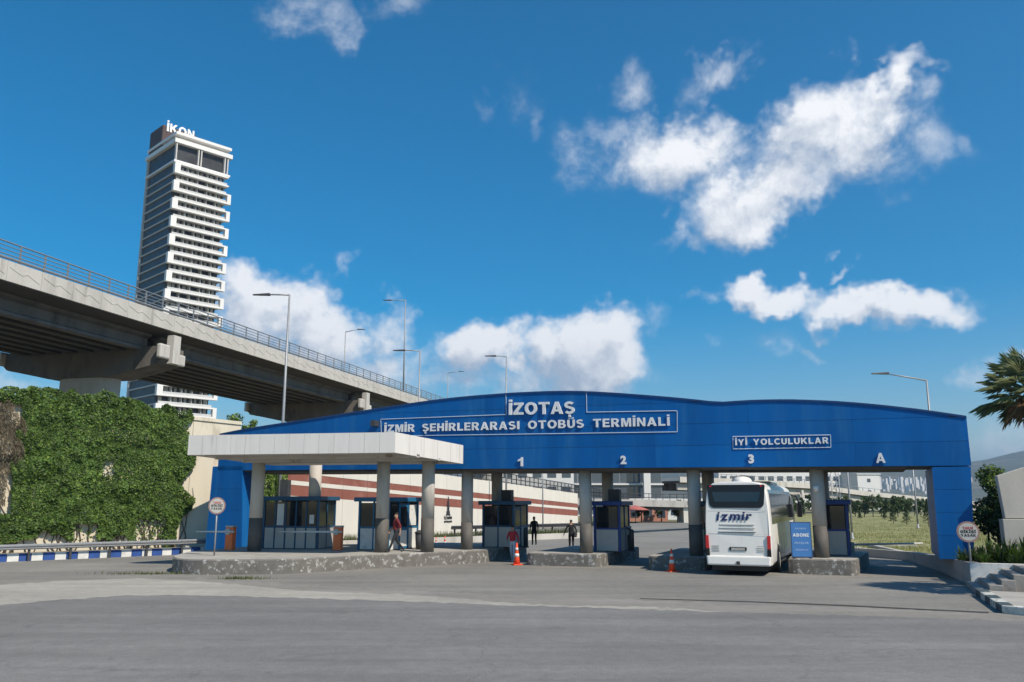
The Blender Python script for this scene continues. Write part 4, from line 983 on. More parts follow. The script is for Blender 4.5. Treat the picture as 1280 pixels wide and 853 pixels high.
o = mb.build('balcony_partitions', M_TS, tower); o['kind'] = 'stuff'
# projecting white frames, one round every second storey
k = 0
for i in range(0, nfl+1, 2):
    z = zr-(i+1)*FHT
    if z < 0: break
    mb = MB(); P = lambda a0, a1, z0, z1: mb.fb(TF, a0, a1, -2.1, -.4, z0, z1)
    P(-.9, 1.3, z-.55, z+FHT*1.02); P(TWF-.2, TWF+1.3, z-.55, z+FHT*1.02) if i else None
    P(1.3, TWF-.2, z-.55, z+.15); P(1.3, TWF-.2, z+FHT*.86, z+FHT*1.02)
    mb.build('balcony_frame', M_TW, tower)
sx = TF.P(-.75, TWS-.6, ZTOP+1.4); sy = TF.P(-.75, 9.4, ZTOP+1.4)
M_SIGN = mat('tower_sign_white', (.8, .8, .8), .5)
letters('İKON', TF.P(.8, 12.95, ZTOP+5.0), TF.P(12.0, 12.95, ZTOP+5.0), UP, 3.6, .3, M_SIGN, tower, .03, gap=.12)

# ------------------------------------------------------------------ street lamps
M_POLE = mat('lamp_pole', (.30, .31, .32), .5, .1, 3, metal=.3)
def lamp(px, ytop, Y, px_arm, dy, zbase, label, r=.09, group=None, hw=.9):
    top = atY(px, ytop, Y); base = Vector((top.x, top.y, zbase)); arm = atY(px_arm, ytop+dy, Y)
    t = thing('street_lamp', label, 'street lamp', base, group)
    mb = MB(); mb.tube([base, base.lerp(top, .5), top], [r*1.5, r*1.15, r*.75], 10); mb.build('pole', M_POLE, t)
    mb = MB(); mb.lathe([(r*3, 0), (r*3, .06), (r*1.7, .1), (r*1.7, .7)], base, 10); mb.build('base_plate', M_POLE, t)
    mb = MB(); d = (arm-top).normalized(); mb.tube([top-UP*.02, top+d*.5*(arm-top).length, arm], [r*.75, r*.65, r*.5], 8); mb.build('arm', M_POLE, t)
    mb = MB(); dh = Vector((d.x, d.y, 0)).normalized(); F = Fr(arm, u=dh); mb.hexa([F.P(-.25, -.14, -.07), F.P(hw, -.1, -.05), F.P(hw, .1, -.05), F.P(-.25, .14, -.07), F.P(-.25, -.12, .09), F.P(hw, -.06, .03), F.P(hw, .06, .03), F.P(-.25, .12, .09)]); mb.build('lamp_head', M_STEELD, t, bevel=.02)
    return t
lamp(362, 368.5, 54, 333, 0, 0, 'tall grey street lamp standing between the ivy wall and the gate roof', .085)
lamp(525, 438.5, 78, 503, -.3, 0, 'thin street lamp rising behind the gate just where the viaduct disappears', .07)
lamp(633, 445.5, 84, 617, -.3, 0, 'street lamp rising behind the gate roof by its lettering', .07)
def deck_at(px, v):
    s = edge_s(px); p, d, vv = vat(s); return s
def vlamp(px, ytop, v, px_arm, dy, label):
    best = None
    for i in range(3000):
        p, d, vv = vat(TOT*i/3000); q = p+vv*v; u = 640+FPX*q.x/(q.y*CP+(q.z-CAMH)*SP)
        if best is None or abs(u-px) < best[0]: best = (abs(u-px), q)
    q = best[1]; lamp(px, ytop, q.y, px_arm, dy, q.z-1.0, label, .08)
vlamp(507, 375.5, 1.0, 487, 0, 'tallest street lamp on the viaduct with its arm over the road')
vlamp(432, 415, VW-1, 449, -3, 'street lamp on the far edge of the viaduct with a rising arm')
vlamp(560, 466.5, VW-1, 575, -2, 'small far street lamp where the viaduct meets the gate roof')
lamp(1158, 475.5, 56, 1106, -8.5, 0, 'street lamp with a long arm behind the right end of the gate', .075)
def pole(px, ytop, Y, label, r=.07, name='utility_pole'):
    top = atY(px, ytop, Y); base = Vector((top.x, top.y, 0)); t = thing(name, label, 'pole', base)
    mb = MB(); mb.tube([base, top], [r*1.3, r*.8], 8); mb.build('shaft', M_POLE, t)
    mb = MB(); mb.lathe([(r*2.6, -.02), (r*2.6, .08), (r*1.4, .12), (r*1.4, .5)], base, 8); mb.build('foot', M_POLE, t)
    mb = MB(); mb.tube([top-Vector((.7, 0, .05)), top+Vector((.7, 0, -.05))], r*.5, 6); mb.build('cross_arm', M_POLE, t)
pole(678, 560, 74, 'thin grey pole standing against the striped wall', .05)
pole(1057, 560, 66, 'grey pole standing on the near edge of the grass field behind the last booth', .07)
pole(1140, 575, 92, 'leaning grey pole in the middle of the grass field', .08)
mst = atY(1040, 575, 60); t = thing('lattice_mast', 'steel lattice mast rising behind the last booth', 'mast', Vector((mst.x, 60, 0)))
F = Fr((mst.x, 60, 0)); hh = mst.z
for (a, b) in ((-.28, -.28), (.28, -.28), (.28, .28), (-.28, .28)):
    mb = MB(); mb.tube([F.P(a, b, 0), F.P(a, b, hh)], .03, 6); mb.build('leg', M_STEEL, t)
mb = MB()
for i in range(int(hh/.6)):
    z = i*.6; mb.tube([F.P(-.28, -.28, z), F.P(.28, -.28, z+.6)], .015, 4); mb.tube([F.P(.28, .28, z), F.P(-.28, .28, z+.6)], .015, 4); mb.tube([F.P(-.28, .28, z), F.P(-.28, -.28, z+.6)], .015, 4); mb.tube([F.P(.28, -.28, z), F.P(.28, .28, z+.6)], .015, 4)
o = mb.build('lacing', M_STEEL, t); o['kind'] = 'stuff'

# ------------------------------------------------------------------ booths
def xat(px, Y): return (px-640)/(FPX/CP)*Y
def booth(label, F, w, d, z0, h, front, right=None, panel=None, frame=None, roof=None, ac=False, blind=False):
    """front / right: list of bays 'w' window over panel, 'd' door, 'g' full glass"""
    fm = frame or M_TEAL; pm = panel or M_GREYP
    t = thing('toll_booth', label, 'booth', F.P(w/2, 0, z0))
    mb = MB(); mb.fb(F, .05, w-.05, .05, d-.05, z0, z0+.12); mb.build('floor', M_CONCD, t)
    H = z0+h
    for a in (0, w-.1):
        for b in (0, d-.1):
            mb = MB(); mb.fb(F, a, a+.1, b, b+.1, z0, H); mb.build('corner_post', fm, t)
    mb = MB(); mb.fb(F, -.14, w+.14, -.2, d+.14, H, H+.2); o = mb.build('roof', roof or fm, t, bevel=.02)
    if ac:
        mb = MB(); mb.fb(F, w*.45, w*.45+.55, d*.3, d*.3+.4, H+.2, H+.75); mb.build('air_conditioner', M_STEELD, t, bevel=.02)
    def side(n, G, L, bays):
        k = len(bays); bw = (L-.2)/k
        for i, q in enumerate(bays):
            a, b = .1+i*bw, .1+(i+1)*bw
            if i: mb = MB(); mb.fb(G, a-.035, a+.035, .005, .085, z0, H); mb.build('mullion', fm, t)
            if q == 'd':
                mb = MB(); mb.fb(G, a+.04, b-.04, .02, .07, z0+.05, H-.1); o = mb.build('door', fm, t)
                mb = MB(); mb.fb(G, a+.12, b-.12, .012, .019, z0+1.05, H-.25); mb.build('door_pane', M_GLASSD, o)
                mb = MB(); mb.fb(G, a+.12, b-.12, .012, .019, z0+.15, z0+.9); mb.build('door_panel', pm, o)
                mb = MB(); mb.tube([G.P(b-.09, -.03, z0+.98), G.P(b-.2, -.03, z0+.98)], .014, 6); mb.build('handle', M_STEEL, o)
            else:
                mb = MB(); mb.fb(G, a+.03, b-.03, .02, .07, z0+.04, z0+1.0); mb.build('lower_panel', pm, t)
                mb = MB(); mb.fb(G, a+.0, b-.0, .0, .09, z0+1.0, z0+1.08); mb.build('sill', fm, t)
                mb = MB(); mb.fb(G, a+.035, b-.035, .035, .055, z0+1.08, H-.06); mb.build('window_pane', M_GLASSD, t)
                if q == 'c': mb = MB(); mb.fb(G, a+.1, b-.1, .02, .033, z0+1.12, H-.15); mb.build('blind', M_WP, t)
                if q == 'n': mb = MB(); mb.fb(G, (a+b)/2-.12, (a+b)/2+.12, .022, .034, z0+1.2, z0+1.62); mb.build('notice', M_WP, t)
    side(0, F, w, front)
    RF = Fr(F.P(w, 0, 0), u=F.v)                       # right face, outward is -RF.v ... mirrored frame
    class RG:
        @staticmethod
        def P(a, b, z): return F.P(w-b, a, z)
    side(1, RG, d, right or ['w'])
    class LG:
        @staticmethod
        def P(a, b, z): return F.P(b, a, z)
    side(2, LG, d, ['w'])
    mb = MB(); mb.fb(F, .1, w-.1, d-.07, d-.02, z0, H); mb.build('back_wall', pm, t)
    return t
BA = R(-12)
b1 = booth('wide dark blue toll booth with grey lower panels beside the left barrier', Fr((xat(328, 41.5), 41.7, 0), BA), 2.95, 2.0, .58, 2.3, ['w', 'c', 'w', 'w', 'n'], ['w', 'w'])
mb = MB(); mb.fb(Fr((xat(349, 42.5), 42.5, 0), BA), 0, .42, 0, .35, 3.08, 3.9); mb.build('roof_box', M_STEELD, b1)
b2 = booth('blue toll booth with white panels directly behind a canopy column', Fr((xat(447, 40.3), 40.6, 0), R(-26)), 1.75, 2.6, .58, 2.25, ['w', 'g'], ['w', 'd', 'c'], panel=M_WP, frame=mat('booth_bright_blue', (.02, .13, .26), .45, .1, 2))
b3 = booth('blue toll booth with a boxy cooler on its roof between lanes one and two', Fr((xat(602, 42.2), 43.2, 0), GA), 1.75, 1.9, .57, 2.1, ['w', 'w'], ['d', 'w'], ac=True)
b4 = booth('narrow toll booth tucked behind the column at lane two', Fr((xat(742, 39.6), 39.9, 0), GA), 1.3, 1.7, .55, 2.1, ['w'], ['g', 'w'], ac=True, frame=mat('booth_royal_blue', (.015, .045, .20), .45, .1, 2))
b5 = booth('narrow blue toll booth behind the column beside the blue notice board', Fr((xat(1032, 35.9), 36.2, 0), GA), .95, 1.6, .6, 2.1, ['w'], ['w', 'w'], frame=mat('booth_royal_blue', (.015, .045, .20), .45, .1, 2))
b6 = booth('blue toll booth half hidden by the bus at lane three', Fr((xat(872, 38.8), 40.2, 0), GA), 1.2, 1.7, .55, 2.1, ['w'], ['w'])

# ------------------------------------------------------------------ barriers
def barrier(px, Y, z0, L, label, ang=180, tilt=0, body=True, colour=None):
    X = xat(px, Y); o0 = Vector((X, Y, z0)); t = thing('barrier', label, 'barrier', o0); F = Fr(o0, BA)
    c = colour or M_ORANGE
    mb = MB(); mb.fb(F, -.19, .19, -.17, .17, 0, 1.05); mb.build('cabinet', c, t, bevel=.02)
    mb = MB(); mb.fb(F, -.2, .2, -.18, .18, 1.05, 1.13); mb.build('cap', M_GREYP, t, bevel=.01)
    mb = MB(); mb.disc(F.P(-.02, -.18, .85), -F.v, .15, .1, 16); mb.build('hub', M_GREYP, t)
    d = Vector((math.cos(R(ang)), math.sin(R(ang)), math.tan(R(tilt)))).normalized(); s = F.P(-.02, -.25, .85)
    mb = MB(); mb.tube([s-d*.3, s+d*L], [.05, .035], 8); mb.build('arm', M_WP, t)
    return t
barrier(291, 40.6, .58, 1.6, 'orange barrier box with white arm beside the left round sign', 172)
barrier(424.5, 40.4, .58, 2.75, 'orange barrier box with white arm in front of the wide dark blue booth', 176)
barrier(783, 40.8, .55, 3.6, 'dark barrier with a white arm lowered across lane two', -2, 3, colour=M_STEELD)
ba = thing('barrier', 'white barrier arm lying across the exit lane by the grass field', 'barrier', Vector((xat(1062, 38), 38, 0)))
F = Fr(Vector((xat(1060, 38), 38.2, 0)), R(-4)); mb = MB(); mb.fb(F, -.17, .17, -.17, .17, 0, 1.05); mb.build('cabinet', M_COLG, ba, bevel=.02)
mb = MB(); mb.tube([F.P(0, -.22, .95), F.P(3.1, -.22, 1.02)], [.05, .035], 8); mb.build('arm', M_WP, ba)

# ------------------------------------------------------------------ cones and bollards
def cone(p, h, label):
    t = thing('traffic_cone', label, 'traffic cone', p); s = h/.9; O = mat('cone_orange', (.75, .07, .02), .5, .08, 3); Wh = M_WP
    mb = MB(); F = Fr(p, R(20)); mb.fb(F, -.2*s, .2*s, -.2*s, .2*s, 0, .045*s); mb.build('foot', O, t, bevel=.01)
    rad = lambda z: (.145-.118*z/.9)*s
    mb = MB(); mb.lathe([(rad(z), z*s) for z in (.04, .3, .6, .9)], p, 18); mb.build('body', O, t)
    for z0, z1 in ((.33, .47), (.60, .70)):
        mb = MB(); mb.lathe([(rad(z0)+.006, z0*s), (rad(z1)+.006, z1*s)], p, 18); mb.build('white_band', Wh, t)
cone(gnd(646, 706.5), .98, 'tall orange traffic cone beside the man in the red top')
cone(Vector((xat(837, 35.3), 35.3, 0)), .92, 'orange and white traffic cone left of the bus')
cone(gnd(545, 684), .62, 'small low orange cone by the white kerb beneath the wall emblem')
cone(gnd(556, 684.5), .7, 'small orange cone closer to the gate column by the wall emblem')
cone(gnd(327, 687, .0), .6, 'small orange post cone at the foot of the left canopy column')
for i, (px, Y, lb) in enumerate(((657, 43.5, 'dark bollard next to the toll booth between lanes one and two'), (788.5, 40.2, 'dark bollard at the foot of the lane two barrier'))):
    p = Vector((xat(px, Y), Y, .55)); t = thing('bollard', lb, 'bollard', p)
    mb = MB(); mb.lathe([(.11, 0), (.11, .9), (.09, .98), (.04, 1.0)], p, 14); mb.build('post', M_STEELD, t)
    mb = MB(); mb.lathe([(.17, -.01), (.17, .04), (.12, .06)], p, 14); mb.build('foot', M_STEELD, t)
p = Vector((xat(526, 41.0), 41.0, .58)); t = thing('waste_bin', 'dark waste bin beside the canopy column near booth two', 'bin', p)
mb = MB(); mb.lathe([(.2, 0), (.24, .75)], p, 16); mb.build('body', M_STEELD, t); mb = MB(); mb.lathe([(.26, .75), (.26, .8), (.12, .9)], p, 16); mb.build('lid', M_STEELD, t)

# ------------------------------------------------------------------ signs
M_RED = mat('sign_red', (.45, .02, .02), .5); M_BLK = mat('sign_black', (.02, .02, .022), .5); M_SW = mat('sign_white', (.50, .48, .44), .5, .08, 4)
M_RING = mat('sign_ring', (.33, .20, .17), .5, .2, 5)
def round_sign(c, rad, ground_z, label, nrm):
    nrm = Vector(nrm).normalized(); base = Vector((c.x, c.y, ground_z)); t = thing('round_sign', label, 'sign', base)
    mb = MB(); mb.tube([base+UP*-.05-nrm*.05, Vector((c.x, c.y, c.z+rad*.6))-nrm*.05], .035, 10); mb.build('post', M_POLE, t)
    mb = MB(); mb.disc(c, nrm, rad, .02, 36, 0); mb.build('rim', M_RING, t)
    mb = MB(); mb.disc(c+nrm*.02, nrm, rad*.84, .006, 36, 0); mb.build('face', M_SW, t)
    x = UP.cross(nrm).normalized(); 
    for s, dz, w, m_ in (('TAKSİ', .24, .62, M_RED), ('GİRİŞİ', -.10, .95, M_BLK), ('YASAK', -.45, .92, M_BLK)):
        a = c+nrm*.028-x*rad*w*.72+UP*dz*rad; b = c+nrm*.028+x*rad*w*.72+UP*dz*rad
        letters(s, a, b, UP, .25*rad, .004, m_, t, .05, single='lettering')
round_sign(atY(271.3, 632.5, 36.3), .36, .56, 'round red-rimmed sign on a post at the end of the left island', (.05, -1, 0))
round_sign(atY(1210, 665, 29.9), .36, .7, 'round lettered sign half sunk in the plants beside the right gate leg', (-.35, -1, 0))
# blue notice board
NF = Fr((xat(986.5, 34.35), 34.45, .6), R(-14)); nbw = .80
t = thing('notice_board', 'blue upright notice board lettered ABONE on the island beside the bus', 'sign', NF.P(nbw/2, 0, 0)); M_NB = mat('board_blue', (.06, .19, .46), .4, .06, 3)
mb = MB(); mb.fb(NF, 0, nbw, 0, .06, .02, 1.42); mb.build('frame', mat('board_frame', (.05, .08, .16), .5), t)
mb = MB(); mb.fb(NF, .035, nbw-.035, -.008, .0, .06, 1.385); mb.build('face', M_NB, t)
for s, z, cp, w in (('SADECE', 1.13, .06, .42), ('ABONE', .84, .13, .62), ('ARAÇLAR', .56, .08, .56), ('GİREBİLİR', .30, .05, .5)):
    letters(s, NF.P(nbw/2-w/2, -.008, z), NF.P(nbw/2+w/2, -.008, z), UP, cp, .004, M_LET if s == 'ABONE' else mat('board_pale', (.33, .45, .65), .5), t, .04, single='lettering')
for a in (.05, nbw-.12):
    mb = MB(); mb.fb(NF, a, a+.07, -.2, .3, -.01, .03); mb.build('foot', M_STEELD, t)

# ------------------------------------------------------------------ bus
BF = Fr((7.66, 33.9, 0), GA); BF.o = BF.P(1.26, 0, 0)
bus = thing('coach_bus', 'white coach bus seen from behind entering lane three with izmir lettering', 'bus', BF.P(0, 6, 0))
M_BUS = mat('bus_white', (.79, .765, .715), .32, .03, 1, spec=.5, coat=.25, dirt=(.62, .61, .57), dscale=1.5, dlo=.55, dhi=.8); M_BBLK = mat('bus_black', (.012, .012, .014), .3, .1, 2)
M_TYRE = mat('tyre', (.025, .025, .025), .85, .2, 5); M_RLT = mat('tail_red', (.5, .01, .015), .2, .1, 3, spec=.7)
prof = [(1.18, .38), (1.24, .5), (1.26, 1.0), (1.26, 1.75), (1.25, 2.2), (1.225, 2.7), (1.18, 3.15), (1.10, 3.42), (.92, 3.56), (.6, 3.61), (0, 3.62)]
full = [(x, z) for x, z in prof]+[(-x, z) for x, z in prof[-2::-1]]
rb = lambda z: .035*max(0, z-1.2)**1.15*1.6
BL = 12.0
rings = []
for b, kx, kz, dz in ((0.0, .955, .985, 0), (.10, .99, .996, 0), (.28, 1, 1, 0), (3, 1, 1, 0), (10.4, 1, 1, 0), (11.2, .995, .985, 0), (11.65, .97, .95, 0), (11.9, .93, .88, 0), (12.0, .88, .80, 0)):
    ring = []
    for x, z in full:
        zz = .38+(z-.38)*kz; bb = b + (rb(zz)*max(0, 1-b/1.2) if b < 1.2 else 0)
        if b > 11: bb -= .5*max(0, (zz-1.6)/2.0)**2
        ring.append(BF.P(x*kx, bb, zz))
    rings.append(ring)
mb = MB(); n = len(full); vs = [p for r_ in rings for p in r_]; fs = []
for i in range(len(rings)-1):
    for j in range(n-1): fs.append((i*n+j, i*n+j+1, (i+1)*n+j+1, (i+1)*n+j))
    fs.append((i*n+n-1, i*n, (i+1)*n, (i+1)*n+n-1))
mb.add(vs, fs, 0, True)
mb.add([vs[i] for i in range(n)], [tuple(range(n))]); mb.add([vs[(len(rings)-1)*n+i] for i in range(n)], [tuple(range(n))])
mb.build('body', M_BUS, bus)
def rear(x, z, o): return BF.P(x, rb(z)-o, z)
def rearpoly(pts, o, th, name, m, par=bus, rim=True):
    mb = MB(); a = [rear(x, z, o+th) for x, z in pts]; b = [rear(x, z, o) for x, z in pts]; n = len(a)
    mb.add(a+b, [tuple(range(n)), tuple(range(n, 2*n))[::-1]]+[(i, (i+1) % n, n+(i+1) % n, n+i) for i in range(n)]); return mb.build(name, m, par)
wpts = []
for (cx, cz, r_, a0) in ((.86, 2.78, .2, -90), (1.06, 3.42, .06, 0), (-1.06, 3.42, .06, 90), (-.86, 2.78, .2, 180)):
    for k in range(6): an = R(a0+k*18); wpts.append((cx+r_*math.cos(an), cz+r_*math.sin(an)))
rw_ = rearpoly(wpts, 0, .02, 'rear_window', M_BBLK)
rearpoly([(.84, 2.82), (.93, 3.2), (-.93, 3.2), (-.84, 2.82)], .021, .006, 'window_glass', M_GLASSD, rw_)
for s in (-1, 1):
    rearpoly([(s*1.10, .80), (s*1.235, .80), (s*1.235, 1.52), (s*1.12, 1.52)][::s], -.08, .12, 'tail_light', M_RLT)
    rearpoly([(s*1.09, .74), (s*1.235, .74), (s*1.235, 1.02), (s*1.10, 1.02)][::s], -.08, .125, 'lamp_lower', M_BBLK)
    rearpoly([(s*1.02, 3.40), (s*.94, 3.40), (s*.94, 3.46), (s*1.02, 3.46)][::s], .02, .012, 'marker_light', M_RLT)
    for k in range(3): rearpoly([(s*.72, .92+k*.09), (s*1.0, .92+k*.09), (s*1.0, .95+k*.09), (s*.72, .95+k*.09)][::s], 0, .006, 'vent', M_GREYP)
for z, w, th in ((1.93, .66, .02), (1.80, .68, .02), (1.66, .70, .03)):
    rearpoly([(-w, z), (w, z), (w, z+.045), (-w, z+.045)], 0, th, 'grille_slat', M_BUS)
    rearpoly([(-w, z-.028), (w, z-.028), (w, z-.002), (-w, z-.002)], 0, .004, 'grille_gap', M_GREYP if z > 1.7 else M_BBLK)
rearpoly([(-1.12, 1.58), (1.12, 1.58), (1.12, 1.588), (-1.12, 1.588)], 0, .004, 'hatch_seam', M_GREYP)
rearpoly([(-1.12, 2.46), (1.12, 2.46), (1.12, 2.468), (-1.12, 2.468)], 0, .004, 'hatch_seam', M_GREYP)
pl_ = rearpoly([(-.33, .95), (.33, .95), (.33, 1.08), (-.33, 1.08)], 0, .015, 'number_plate', M_BBLK); rearpoly([(-.26, .96), (.26, .96), (.26, 1.05), (-.26, 1.05)], .015, .006, 'plate_face', M_GREYP, pl_)
letters('izmir', rear(-.80, 2.08, .012), rear(.55, 2.10, .012), (GF.v*rb(2.5)*.3+UP).normalized(), .36, .006, mat('logo_navy', (.012, .02, .11), .4), bus, .028, gap=.16, slant=.2, single='logo_lettering')
mb = MB(); zq = [(1.22, .40), (1.27, .48), (1.27, .72), (1.22, .76)]
mb.hexa([BF.P(-1.2, -.10, .38), BF.P(1.2, -.10, .38), BF.P(1.25, .5, .38), BF.P(-1.25, .5, .38), BF.P(-1.23, -.07, .75), BF.P(1.23, -.07, .75), BF.P(1.27, .5, .75), BF.P(-1.27, .5, .75)]); mb.build('bumper', M_BUS, bus, bevel=.06)
mb = MB(); mb.fb(BF, -.06, .06, -.16, -.09, .42, .55); mb.build('tow_hitch', M_STEELD, bus)
mb = MB(); mb.fb(BF, -1.05, 1.05, .1, BL-.3, .18, .40); mb.build('underbody', M_BBLK, bus)
# side glass and lockers
def sx_(z):
    for (x0, z0), (x1, z1) in zip(prof, prof[1:]):
        if z0 <= z <= z1: return x0+(x1-x0)*(z-z0)/(z1-z0)
    return 1.2
def sidepanel(s, b0, b1, zs, o, name, m, par=bus):
    mb = MB(); k = len(zs); A = [BF.P(s*(sx_(z)+o), b0, z) for z in zs]; Bq = [BF.P(s*(sx_(z)+o), b1, z) for z in zs]; C = [BF.P(s*(sx_(z)-.01), b0, z) for z in zs]; Dq = [BF.P(s*(sx_(z)-.01), b1, z) for z in zs]
    f = [(i, i+1, k+i+1, k+i) for i in range(k-1)]+[(2*k+i, 3*k+i, 3*k+i+1, 2*k+i+1) for i in range(k-1)]+[(i, 2*k+i, 2*k+i+1, i+1) for i in range(k-1)]+[(k+i, k+i+1, 3*k+i+1, 3*k+i) for i in range(k-1)]+[(0, k, 3*k, 2*k), (k-1, 3*k-1, 4*k-1, 2*k-1)]
    mb.add(A+Bq+C+Dq, f); return mb.build(name, m, par)
for s in (-1, 1):
    for i in range(6):
        b0 = .7+i*1.62; sidepanel(s, b0+.012, b0+1.605, [1.95, 2.2, 2.7, 3.15, 3.3], .012, 'side_window', M_GLASSD)
    for i in range(5): sidepanel(s, 3.9+i*1.15, 4.98+i*1.15, [.62, 1.0, 1.45], .008, 'locker_door', M_BUS)
    sidepanel(s, 10.5, 11.3, [.5, 1.0, 1.95, 2.2, 2.7, 3.0], .012, 'door', M_GLASSD)
    for b in (2.55, 9.4) + ((3.75,) if False else ()):
        mb = MB(); c = BF.P(s*1.0, b, .5); mb.disc(c, BF.u*s, .5, .27, 28); o = mb.build('wheel', M_TYRE, bus)
        mb = MB(); mb.disc(c+BF.u*s*.27, BF.u*s, .29, .015, 22); mb.build('rim', M_GREYP, o)
        mb = MB(); mb.disc(c+BF.u*s*.255, BF.u*s, .62, .006, 28); mb.build('wheel_arch', M_BBLK, bus)
mb = MB(); mb.tube([BF.P(1.05, 11.5, 3.2), BF.P(1.35, 11.8, 3.1), BF.P(1.5, 11.8, 2.7)], .04, 6); o = mb.build('mirror_arm', M_BBLK, bus)
mb = MB(); mb.fb(BF, 1.36, 1.62, 11.65, 11.85, 2.05, 2.75); mb.build('mirror', M_BBLK, bus, bevel=.05)
mb = MB(); vs = []; 
for i, (r_, z) in enumerate(((.46, 3.56), (.46, 3.70), (.40, 3.80), (.26, 3.87), (.1, 3.9))):
    for k in range(20): an = 2*math.pi*k/20; vs.append(BF.P(.0+r_*math.cos(an), 2.4+r_*1.7*math.sin(an), z))
fs = [(i*20+k, i*20+(k+1) % 20, (i+1)*20+(k+1) % 20, (i+1)*20+k) for i in range(4) for k in range(20)]+[tuple(range(80, 100))]
mb.add(vs, fs, 0, True); mb.build('roof_dome', M_BUS, bus)
mb = MB(); mb.fb(BF, -.85, .85, 5, 8, 3.5, 3.72); mb.build('roof_unit', M_BUS, bus, bevel=.08)
mb = MB(); 
# ------------------------------------------------------------------ people
M_SKIN = mat('skin', (.42, .24, .16), .6, .08, 6); M_HAIR = mat('hair', (.02, .016, .013), .7, .2, 20)
def person(label, base, face, J, shirt, trousers, shoes=(.03, .03, .03), bag=None, hgt=1.72, sleeve='long', shirtvar=.1):
    """J: joint positions (right, forward, up) in metres for a 1.72 m figure"""
    base = Vector(base); f = Vector((math.cos(R(face)), math.sin(R(face)), 0)); rgt = Vector((f.y, -f.x, 0)); k = hgt/1.72
    t = thing('person', label, 'person', base)
    P = lambda q: rgt*q[0]*k+f*q[1]*k+UP*q[2]*k
    V = []; E = []; Rr = []; part = []
    def add(q, r, pa=None, kind='s'):
        V.append(P(q)); Rr.append(r*k); part.append(kind)
        if pa is not None: E.append((pa, len(V)-1))
        return len(V)-1
    pel = add(J['pelvis'], .135, None, 't'); wa = add(J['waist'], .125, pel, 's'); ch = add(J['chest'], .155, wa, 's'); nb_ = add(J['neckbase'], .095, ch, 's')
    nk = add(J['neck'], .055, nb_, 'k'); h0 = add(J['head0'], .078, nk, 'k'); h1 = add(J['head1'], .098, h0, 'k'); h2 = add(J['head2'], .07, h1, 'k')
    nose = add((J['head0'][0], J['head0'][1]+.10, J['head0'][2]+.03), .018, h0, 'k')
    for s in ('l', 'r'):
        sg = 1 if s == 'r' else -1
        sh = add(J['sh'+s], .068, nb_, 's'); el = add(J['el'+s], .046, sh, 's'); wr = add(J['wr'+s], .031, el, 's' if sleeve == 'long' else 'k')
        hd = [J['wr'+s][i]+(J['wr'+s][i]-J['el'+s][i])*.30 for i in range(3)]; hn = add(hd, .032, wr, 'k')
        dirv = Vector([J['wr'+s][i]-J['el'+s][i] for i in range(3)]).normalized()
        for q, ln in zip((-.030, -.010, .010, .028), (.065, .08, .076, .06)):
            f0 = [hd[0]+dirv.x*.03, hd[1]+q+dirv.y*.03, hd[2]+dirv.z*.03]; b_ = add(f0, .0095, hn, 'k'); add([f0[0]-sg*.012+dirv.x*ln, f0[1]+dirv.y*ln, f0[2]+dirv.z*ln], .0085, b_, 'k')
        th = add([hd[0]-sg*.01, hd[1]+.045, hd[2]-.01], .0105, hn, 'k'); add([hd[0]-sg*.02, hd[1]+.062, hd[2]-.055], .009, th, 'k')
        hp = add(J['hip'+s], .098, pel, 't'); kn = add(J['kn'+s], .068, hp, 't'); an = add(J['an'+s], .046, kn, 't'); he = add((J['an'+s][0], J['an'+s][1]-.02, max(.045, J['an'+s][2]-.05)), .046, an, 'b')
        tz = J.get('toe'+s, (J['an'+s][0], J['an'+s][1]+.17, .04)); add(tz, .038, he, 'b')
    me = bpy.data.meshes.new('body'); me.from_pydata([tuple(v) for v in V], E, []); o = bpy.data.objects.new('body', me); COL.objects.link(o)
    sk = o.modifiers.new('skin', 'SKIN'); sk.use_smooth_shade = True
    if not me.skin_vertices: bpy.ops.object.select_all
    for i, d in enumerate(me.skin_vertices[0].data): d.radius = (Rr[i]*(1.2 if part[i] == 's' and i in (wa, ch) else 1), Rr[i]*(.85 if i in (wa, ch, pel) else 1)); d.use_root = (i == pel)
    ss = o.modifiers.new('sub', 'SUBSURF'); ss.levels = 2; ss.render_levels = 2
    dg = bpy.context.evaluated_depsgraph_get(); dg.update(); m2 = bpy.data.meshes.new_from_object(o.evaluated_get(dg)); bpy.data.objects.remove(o)
    m2.materials.clear()
    mm = [mat('shirt_%.3f_%.3f_%.3f' % shirt, shirt, .85, .2, 8), mat('trousers_%.3f_%.3f_%.3f' % trousers, trousers, .85, .15, 8), M_SKIN, mat('shoe_dark' if shoes[0] < .1 else 'shoe_pale', shoes, .6)]
    for q in mm: m2.materials.append(q)
    km = {'s': 0, 't': 1, 'k': 2, 'b': 3}
    segs = [(V[a], V[b], part[b], part[a]) for a, b in E]
    for p in m2.polygons:
        c = p.center; bst = None
        for a, b, pb, pa in segs:
            ab = b-a; tt = max(0, min(1, (c-a).dot(ab)/(ab.length_squared+1e-9))); d = (c-a-ab*tt).length
            if bst is None or d < bst[0]: bst = (d, pb if tt > .35 else pa)
        p.material_index = km[bst[1]]; p.use_smooth = True
    bo = bpy.data.objects.new('body', m2); COL.objects.link(bo); bo.parent = t
    # hair cap
    mb = MB(); hc = P(J['head1'])+UP*.018*k-f*.012*k; vs = []; 
    for i in range(6):
        ph = i*R(15); 
        for j in range(14):
            an = 2*math.pi*j/14; r_ = .112*k*math.cos(R(90)-ph) if i else .001
            r_ = .103*k*math.sin(ph); dz = .108*k*math.cos(ph)
            drop = 0 if math.cos(an) > .2 else .0
            vs.append(base+hc+(f*math.cos(an)*1.06+rgt*math.sin(an)*.92)*r_+UP*dz-(UP*.02*k if i == 5 and math.cos(an) < .3 else Vector()))
